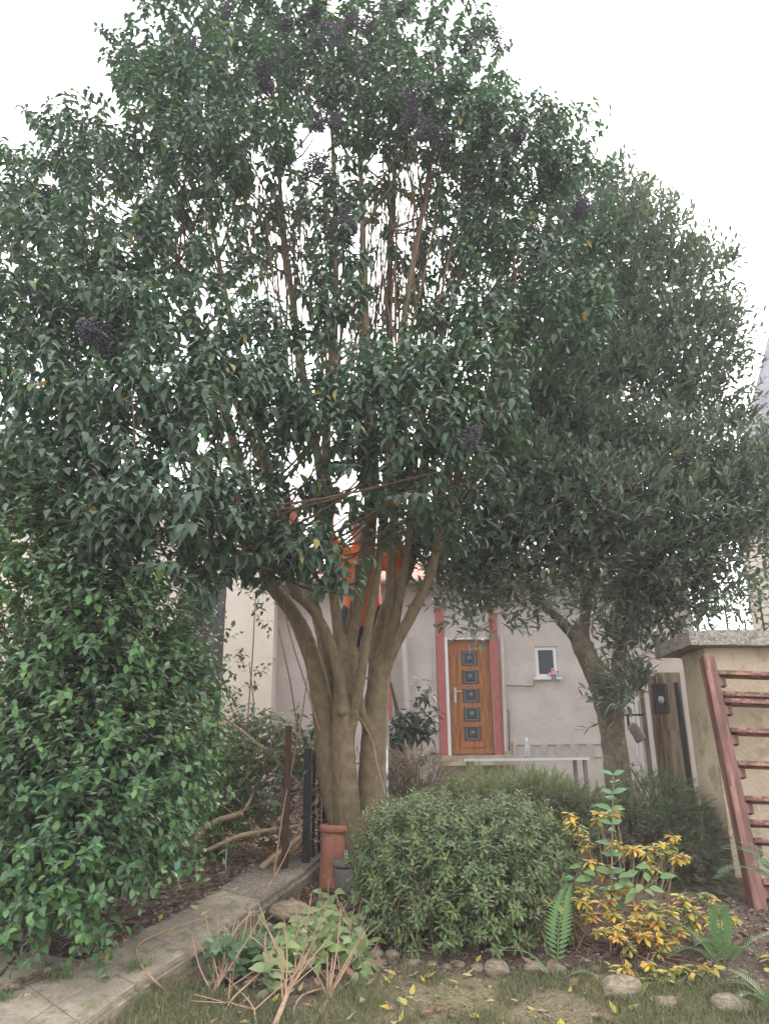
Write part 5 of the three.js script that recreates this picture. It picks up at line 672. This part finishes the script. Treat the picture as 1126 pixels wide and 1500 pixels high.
// ---------- boards, lantern, floodlight by the passage ----------
{
  const F = thing('board_fence', 'weathered upright boards standing beside the concrete wall', 'fence');
  const list = [[2.826, 2.396, -8.4, 2.849, 1.226, -8.4, .1, M.greyboard], [2.923, 2.426, -8.35, 2.936, 1.226, -8.35, .12, M.board], [2.985, 2.409, -8.2, 2.972, 1.231, -8.2, .17, M.board], [2.787, 2.271, -8.6, 2.76, 1.287, -8.6, .05, M.greyboard], [2.728, 2.207, -8.7, 2.691, 1.285, -8.7, .035, M.white], [2.761, 2.166, -8.65, 2.726, 1.286, -8.65, .03, M.white]];
  for (const [x, y, z, x1, y1, z1, w, m] of list) { const g = groundY(x, z), q = part('board', boxUV(rb(w, y - g, .03, .004, 0, (y - g) / 2, 0)), m, F); q.position.set((x + x1) / 2, g, z); }
  part('drainpipe', tube(pl([2.8, 2.248, -7.6, 2.808, 1.224, -7.6]), [.03, .03], 10, 8), M.black, F);
  const p = V(2.778, 2.128, -8.05), L = thing('wall_lantern', 'black rectangular wall lantern fixed to the weathered boards', 'lantern', undefined, [p.x, p.y - .14, p.z]);
  part('frame', mergeGeometries([bx(.13, .015, .07, 0, 0, .03), bx(.13, .015, .07, 0, .28, .03), ...[-1, 1].flatMap(s => [bx(.012, .27, .012, s * .06, .14, .06), bx(.012, .27, .012, s * .06, .14, .0)]), bx(.13, .3, .008, 0, .14, -.008)]), M.black, L);
  part('pane', bx(.106, .262, .003, 0, .14, .062), new THREE.MeshPhysicalMaterial({ color: col(.9, .9, .9), roughness: .1, transmission: 1, thickness: 0 }), L); part('bulb', new THREE.SphereGeometry(.03, 12, 8).scale(1, 1.3, 1).translate(0, .13, .03), M.white, L);
  const q = V(2.577, 1.818, -8.3), R = thing('spot_lamp', 'small grey cylindrical spot lamp hanging below the bay leaves', 'lamp', undefined, [q.x, q.y, q.z]);
  const s = part('housing', new THREE.LatheGeometry([[0, -.1], [.055, -.1], [.06, -.09], [.06, -.04], [.052, -.035], [.052, .0], [.058, .005], [.05, .08], [.02, .1], [0, .1]].map(v => new THREE.Vector2(...v)), 18), M.plastic, R); s.rotation.z = .5; const k = part('bracket', mergeGeometries([bx(.02, .14, .02, -.07, .1, 0), bx(.2, .02, .02, 0, .17, -.0)]), M.black, R);
  const n = V(2.447, 1.484, -8.2), N = thing('tilted_sign', 'small tilted white plate with dark border below the spot lamp', 'sign', undefined, [n.x, n.y, n.z]); N.rotation.z = .45; part('plate', rb(.14, .05, .008, .002), M.white, N); part('border', mergeGeometries([bx(.13, .006, .003, 0, .018, .005), bx(.13, .006, .003, 0, -.018, .005), bx(.05, .014, .003, -.03, 0, .005), bx(.03, .014, .003, .03, 0, .005)]), M.black, N); part('stake', bx(.012, .5, .012, 0, -.28, -.01), M.black, N);
  const b = V(-2.232, 0.558, -5.04), Bx = thing('storage_box', 'dark blue-green plastic box under the camellia', 'box', undefined, [b.x - .12, b.y - .02, b.z - .1]); part('body', rb(.55, .34, .4, .02, 0, .17, 0), M.binGreen, Bx); part('lid', rb(.59, .04, .44, .012, 0, .362, 0), M.binGreen, Bx);
}
// ---------- the person up the ladder behind the stems ----------
{
  const Z = -6.82, fx = -.2, fy = 2.15;   // ladder step on which the boots stand
  const L = thing('step_ladder', 'grey metal ladder standing behind the privet trunk', 'ladder'), g0 = groundY(fx, Z);
  for (const s of [-1, 1]) { part('rail', tube([V(fx + s * .2, g0, Z + .15), V(fx + s * .17, fy + .7, Z - .12)], [.02, .02], 8, 4), M.steel, L); part('leg', tube([V(fx + s * .23, g0, Z - .65), V(fx + s * .17, fy + .7, Z - .16)], [.016, .016], 8, 4), M.steel, L); }
  for (let i = 1; i <= 5; i++) { const t = i * .27, y = g0 + t * (fy - g0) / 1.0; if (y > fy + .5) break; const k = (y - g0) / (fy + .7 - g0); part('step', rb(.37, .025, .09, .006, fx, y, Z + .15 - .27 * k), M.steel, L); }
  const stepY = g0 + .81 * (fy - g0); 
  const T = thing('person', 'person in orange work jacket and dark trousers among the privet stems, arm raised', 'person'), y0 = stepY + .03;
  const J = { hipL: V(fx - .09, y0 + .88, Z), hipR: V(fx + .09, y0 + .88, Z), kneeL: V(fx - .12, y0 + .47, Z + .1), kneeR: V(fx + .13, y0 + .47, Z + .06), ankL: V(fx - .1, y0 + .09, Z + .03), ankR: V(fx + .11, y0 + .09, Z + .03), toeL: V(fx - .11, y0 + .04, Z + .17), toeR: V(fx + .12, y0 + .04, Z + .17), chest: V(fx - .02, y0 + 1.28, Z + .06), neck: V(fx - .03, y0 + 1.47, Z + .05), head: V(fx - .02, y0 + 1.64, Z + .08), shL: V(fx - .2, y0 + 1.4, Z + .05), shR: V(fx + .17, y0 + 1.38, Z + .05), elL: V(fx - .33, y0 + 1.6, Z + .16), haL: V(fx - .28, y0 + 1.86, Z + .22), elR: V(fx + .34, y0 + 1.2, Z + .16), haR: V(fx + .32, y0 + 1.38, Z + .34) };
  const caps = (l, k) => (x, y, z) => { let d = 9; for (const [a, b, ra, r2] of l) { const e = capsule(x, y, z, a, b, ra, r2); d = d > 8 ? e : smin(d, e, k); } return d; };
  const box = (l, pad) => { const b = new THREE.Box3(); for (const [a, c] of l) b.expandByPoint(a).expandByPoint(c); return b.expandByScalar(pad); };
  const mk = (l, k, res, pad) => { const b = box(l, pad), g = field(b.min, b.max, res, caps(l, k)), p = g.attributes.position, uv = new Float32Array(p.count * 2); for (let i = 0; i < p.count; i++) { uv[2 * i] = p.getX(i) * 2; uv[2 * i + 1] = p.getY(i) * 2; } g.setAttribute('uv', new THREE.BufferAttribute(uv, 2)); return g; };
  const pel = V(fx, y0 + .92, Z), noseT = J.head.clone().add(V(.01, -.01, .105)), jaw = J.head.clone().add(V(0, -.085, .045));
  const hand = (w, e) => { const d = w.clone().sub(e).normalize(), s = V(d.y, -d.x, .2).normalize(), r = []; const palm = w.clone().addScaledVector(d, .08); r.push([w, palm, .026, .034]); for (let i = 0; i < 4; i++) { const a = palm.clone().addScaledVector(s, (i - 1.5) * .019), b = a.clone().addScaledVector(d, .035 - .003 * Math.abs(i - 1.3)), c = b.clone().addScaledVector(d, .018).add(V(0, 0, .028)); r.push([a, b, .0095, .009], [b, c, .009, .008]); } const th = w.clone().addScaledVector(d, .03).addScaledVector(s, .03); r.push([w, th, .018, .014], [th, th.clone().addScaledVector(s, .02).addScaledVector(d, .035).add(V(0, 0, .02)), .012, .009]); return r; };
  part('body', mergeGeometries([mk([[pel, J.chest, .11, .12], [J.chest, J.neck, .1, .055], [J.neck, J.head, .052, .07], [J.head, J.head.clone().add(V(0, .035, -.01)), .092, .092], [J.head, jaw, .08, .055], [J.head.clone().add(V(.01, .02, .08)), noseT, .018, .016], [J.head.clone().add(V(-.092, -.01, 0)), J.head.clone().add(V(-.095, .02, -.01)), .014, .016], [J.head.clone().add(V(.092, -.01, 0)), J.head.clone().add(V(.095, .02, -.01)), .014, .016], [J.shL, J.elL, .05, .04], [J.elL, J.haL, .04, .026], [J.shR, J.elR, .05, .04], [J.elR, J.haR, .04, .026], [J.hipL, J.kneeL, .075, .052], [J.kneeL, J.ankL, .05, .036], [J.hipR, J.kneeR, .075, .052], [J.kneeR, J.ankR, .05, .036], [pel, J.hipL, .1, .08], [pel, J.hipR, .1, .08]], .03, 84, .15), mk(hand(J.haL, J.elL), .008, 40, .06), mk(hand(J.haR, J.elR), .008, 40, .06)]), M.skin, T);
  part('jacket', mk([[V(fx, y0 + .9, Z), J.chest, .165, .17], [J.chest, J.neck, .15, .07], [J.shL, J.shR, .085, .085], [J.shL, J.elL, .078, .062], [J.elL, J.haL.clone().lerp(J.elL, .12), .062, .045], [J.shR, J.elR, .078, .062], [J.elR, J.haR.clone().lerp(J.elR, .12), .062, .045]], .05, 64, .25), M.orange, T, 'orange work jacket');
  part('trousers', mk([[pel, J.hipL, .13, .11], [pel, J.hipR, .13, .11], [J.hipL, J.kneeL, .105, .078], [J.kneeL, J.ankL, .078, .06], [J.hipR, J.kneeR, .105, .078], [J.kneeR, J.ankR, .078, .06]], .04, 70, .2), M.navy, T);
  for (const s of ['L', 'R']) part('boot', mk([[J['ank' + s], J['toe' + s], .058, .045], [J['ank' + s].clone().add(V(0, .06, 0)), J['ank' + s], .056, .056]], .03, 30, .1), M.black, T);
  const hp = J.head; part('hair', new THREE.SphereGeometry(.105, 20, 12, 0, 6.3, 0, 1.6).rotateX(-.35).translate(hp.x, hp.y + .035, hp.z - .012), M.navy, T);
}
// ---------- border stones ----------
{
  const sg1 = [0, 1, 2, 3].map(k => { const g = new THREE.IcosahedronGeometry(1, 4), p = g.attributes.position; for (let i = 0; i < p.count; i++) { const v = V(p.getX(i), p.getY(i), p.getZ(i)); const f = .78 + .45 * fbm3(v.x * 1.3 + 9 * k, v.y * 1.3, v.z * 1.3, 3); p.setXYZ(i, v.x * f, v.y * f, v.z * f); } const m = mergeVertices((g.deleteAttribute('normal'), g)); m.computeVertexNormals(); return m; });
  const S = [[620, 1408, .05], [600, 1412, .04], [648, 1416, .035], [700, 1420, .04], [728, 1418, .085], [782, 1416, .06], [575, 1385, .06], [560, 1395, .045], [810, 1405, .07], [670, 1415, .04]];
  const pos = pl([0.134, 0.497, -4.74, 0.225, 0.494, -4.72, 0.016, 0.519, -4.86, 0.308, 0.485, -4.7, 0.471, 0.481, -4.68, 0.571, 0.478, -4.66, 0.771, 0.484, -4.68, -0.087, 0.52, -4.86, 0.883, 0.476, -4.64, 0.373, 0.486, -4.72]);
  const size = [.033, .03, .04, .025, .035, .065, .045, .045, .05, .028];
  const big = [[1.157, 0.418, -4.42, .085, 'round grey boulder half hidden by the yellow shrub'], [1.606, 0.391, -4.26, .07, 'pale lichen covered boulder at the lawn edge'], [1.336, 0.395, -4.3, .055, 'small pale stone under the yellow leaf clusters'], [-0.62, 0.628, -5.36, .13, 'broad flat stone beside the kerb behind the lopped branches'], [1.682, 0.385, -4.24, .05, 'small tan square stone beside the pale boulder']];
  pos.forEach((p, i) => { const m = single('border_stone', sg1[i % 4], M.stone, 'rounded tan stone edging the soil below the mounded shrub', 'stone', 'stones along the shrub border'); m.position.set(p.x, groundY(p.x, p.z) + size[i] * .2, p.z); m.scale.set(size[i] * 1.25, size[i] * .8, size[i]); m.rotation.y = i; });
  big.forEach(([x, y, z, r, label], i) => { const m = single('boulder', sg1[i % 4], M.stone, label, 'stone'); m.position.set(x, groundY(x, z) + r * .25, z); m.scale.set(r * 1.2, r * (i === 3 ? .5 : .85), r); m.rotation.y = i * 1.7; });
}
// ---------- fallen leaves ----------
{
  const curl = [leafGeo(.085, .045, { fold: .5, droop: -.5 }), leafGeo(.08, .05, { fold: -.35, droop: .6 }), leafGeo(.07, .042, { fold: .2, droop: -.9 })].map(g => g.rotateX(-Math.PI / 2).translate(0, .006, .04));
  const yel = [col(.58, .45, .05), col(.5, .42, .09), col(.48, .47, .16)].map(c => leafMat(c, { clearcoat: .2 })), brn = [col(.26, .14, .08), col(.33, .19, .10), col(.22, .13, .09)].map(c => leafMat(c, { clearcoat: .1 }));
  const drop = (x, z, off, mats, label, group, s) => { const m = single('fallen_leaf', pick(curl), pick(mats), label, 'leaf', group); m.position.set(x, groundY(x, z) + off, z); m.rotation.set(.3 * sg() + .2, 6.28 * rnd(), .3 * sg()); m.scale.setScalar(s); };
  for (let i = 0; i < 90; i++) { const x = rr(-.9, 2.3), D = rr(4.1, 4.9); if (D > 4.75 && x > .1 && x < 1.3) continue; drop(x, -D, .024, yel, 'yellow leaf fallen on the lawn or soil edge', 'yellow leaves on the lawn', rr(.45, .85)); }
  for (let i = 0; i < 110; i++) { const x = rr(-.95, 2.3), D = rr(4.1, 5); if (D > 4.8 && x > .1 && x < 1.3) continue; drop(x, -D, .026, brn, 'curled brown leaf fallen on the lawn or soil edge', 'brown leaves on the lawn', rr(.55, 1.05)); }
  for (const p of pl([-0.758, 0.421, -3.86, -1.567, 0.565, -4.6, -1.488, 0.562, -4.58, -1.199, 0.708, -5.26, -1.238, 0.624, -4.88, -1.367, 0.592, -4.74, -1.728, 0.482, -4.2, -1.102, 0.674, -5.12, -1.455, 0.602, -4.78, -1.438, 0.515, -4.38, -1.356, 0.666, -5.08, -0.99, 0.749, -5.48, -1.773, 0.547, -4.52, -1.357, 0.773, -5.62])) drop(p.x, p.z, .125, yel, 'yellow leaf fallen on the concrete path', 'yellow leaves on the path', rr(.4, .75));
  // litter bed under the camellia and round the pots
  const list = []; const add = (x, z, off) => list.push({ m: mtx(V(x, groundY(x, z) + off, z), V(sg(), .35 * sg(), sg()), V(.4 * sg(), 1, .4 * sg()), rr(.45, .95)), c: vary(pick([[.17, .09, .06], [.22, .12, .075], [.28, .16, .10], [.13, .08, .055], [.20, .11, .085]]), .3) });
  const bl = new THREE.CatmullRomCurve3(bedLine); for (let i = 0; i < 2300; i++) { const t = rnd(), p = bl.getPoint(t), q = -Math.pow(rnd(), 1.3) * .75; add(p.x + q + .02, p.z - Math.abs(q) * .45, .075 + .02 * rnd() + (q > -.04 ? .03 : 0)); }
  for (let i = 0; i < 500; i++) { const x = rr(-.7, -.1), D = rr(5.2, 6.0); add(x, -D, .02); }
  for (let i = 0; i < 800; i++) { const x = rr(-.3, 2.9), D = rr(4.7, 5.6); add(x, -D, .012); }
  for (let i = 0; i < 260; i++) { const x = rr(-1.1, 2.9), D = rr(3.9, 4.8); add(x, -D, .022); list[list.length - 1].m.scale(V(.5, .5, .5)); }
  const g2 = leafGeo(.075, .04, { fold: .5, droop: .5 }), im = new THREE.InstancedMesh(g2, leafMat(col(1, 1, 1), { clearcoat: .1 }), list.length), c = new THREE.Color(); list.forEach((l, i) => { im.setMatrixAt(i, l.m); im.setColorAt(i, c.setRGB(...l.c)); }); im.name = 'leaf_litter'; tag(stuff(im), 'deep brown leaf litter along the camellia bed and border', 'leaf litter'); scene.add(im);
  // crumbs of soil, grit and twig on the bare ground
  { const cg = new THREE.IcosahedronGeometry(1, 0), im2 = new THREE.InstancedMesh(cg, std({ color: col(1, 1, 1), roughness: 1 }), 9000), q = new THREE.Quaternion(), c3 = new THREE.Color(); for (let i = 0; i < 9000; i++) { const x = rr(-.95, 2.8), D = rr(4.0, 5.5), r = .002 + .007 * Math.pow(rnd(), 3); q.setFromEuler(new THREE.Euler(6 * rnd(), 6 * rnd(), 6 * rnd())); im2.setMatrixAt(i, new THREE.Matrix4().compose(V(x, groundY(x, -D) + (D < lawnEdge(x) ? .017 : .002), -D), q, V(r, r * .6, r * rr(.8, 1.8)))); im2.setColorAt(i, c3.setRGB(...vary(pick([[.13, .1, .075], [.2, .16, .12], [.28, .24, .19], [.09, .065, .05]]), .2))); } im2.name = 'soil_crumbs'; im2.castShadow = im2.receiveShadow = true; tag(stuff(im2), 'crumbs of soil and grit on the bare border ground', 'soil'); scene.add(im2); }
  // soil of the bed beside the path
  const bp = [], bi = [], bu = []; for (let i = 0; i <= 24; i++) { const p = bl.getPoint(i / 24); for (const [dx, dz, dy] of [[.03, 0, .075], [-.3, -.15, .08], [-.7, -.35, .05], [-1.1, -.5, -.1]]) { bp.push(p.x + dx, groundY(p.x, p.z) + dy + gH(-p.z - dz) - gH(-p.z), p.z + dz); bu.push(p.x + dx, p.z + dz); } } for (let i = 0; i < 24; i++) for (let k = 0; k < 3; k++) { const a = i * 4 + k; bi.push(a, a + 4, a + 1, a + 1, a + 4, a + 5); }
  const bg = new THREE.BufferGeometry(); bg.setAttribute('position', new THREE.Float32BufferAttribute(bp, 3)); bg.setAttribute('uv', new THREE.Float32BufferAttribute(bu, 2)); bg.setIndex(bi); bg.computeVertexNormals(); structure('planting_bed', bg, M.soil);
  // weeds in the joints of the path
  const gg = leafGeo(.09, .006, { rows: 3, droop: .7, fold: 0 }), gm = leafMat(col(.10, .16, .04), { clearcoat: 0 });
  for (const [x, y, z, label] of [[-1.687, 0.52, -4.42, 'grass tuft growing in a joint of the concrete path'], [-1.852, 0.486, -4.22, 'grass tuft at the outer edge of the landing slab'], [-1.32, 0.543, -4.52, 'tiny grass tuft beside the bent stick']]) { const T = thing('grass_tuft', label, 'grass', undefined, [x, y, z]); const s = []; for (let k = 0; k < 46; k++) s.push(gg.clone().applyMatrix4(mtx(V(.07 * sg(), -.01, .05 * sg()), V(.7 * sg(), 1, .7 * sg()), rv(), rr(.5, 1.1)))); part('blades', mergeGeometries(s), gm, T); stuff(T.children[0]); }
}
// each group's origin goes to the foot of its thing
scene.updateMatrixWorld(true);
for (const o of scene.children) if (o.isGroup && o.position.lengthSq() === 0 && o.quaternion.w > .9999) {
  const b = new THREE.Box3(); o.children.forEach(c => { if (!c.isInstancedMesh) b.expandByObject(c); }); if (b.isEmpty()) o.children.forEach(c => b.expandByObject(c));
  const f = V((b.min.x + b.max.x) / 2, b.min.y, (b.min.z + b.max.z) / 2); o.position.copy(f); for (const c of o.children) c.position.sub(f);
}
renderer.render(scene, camera);
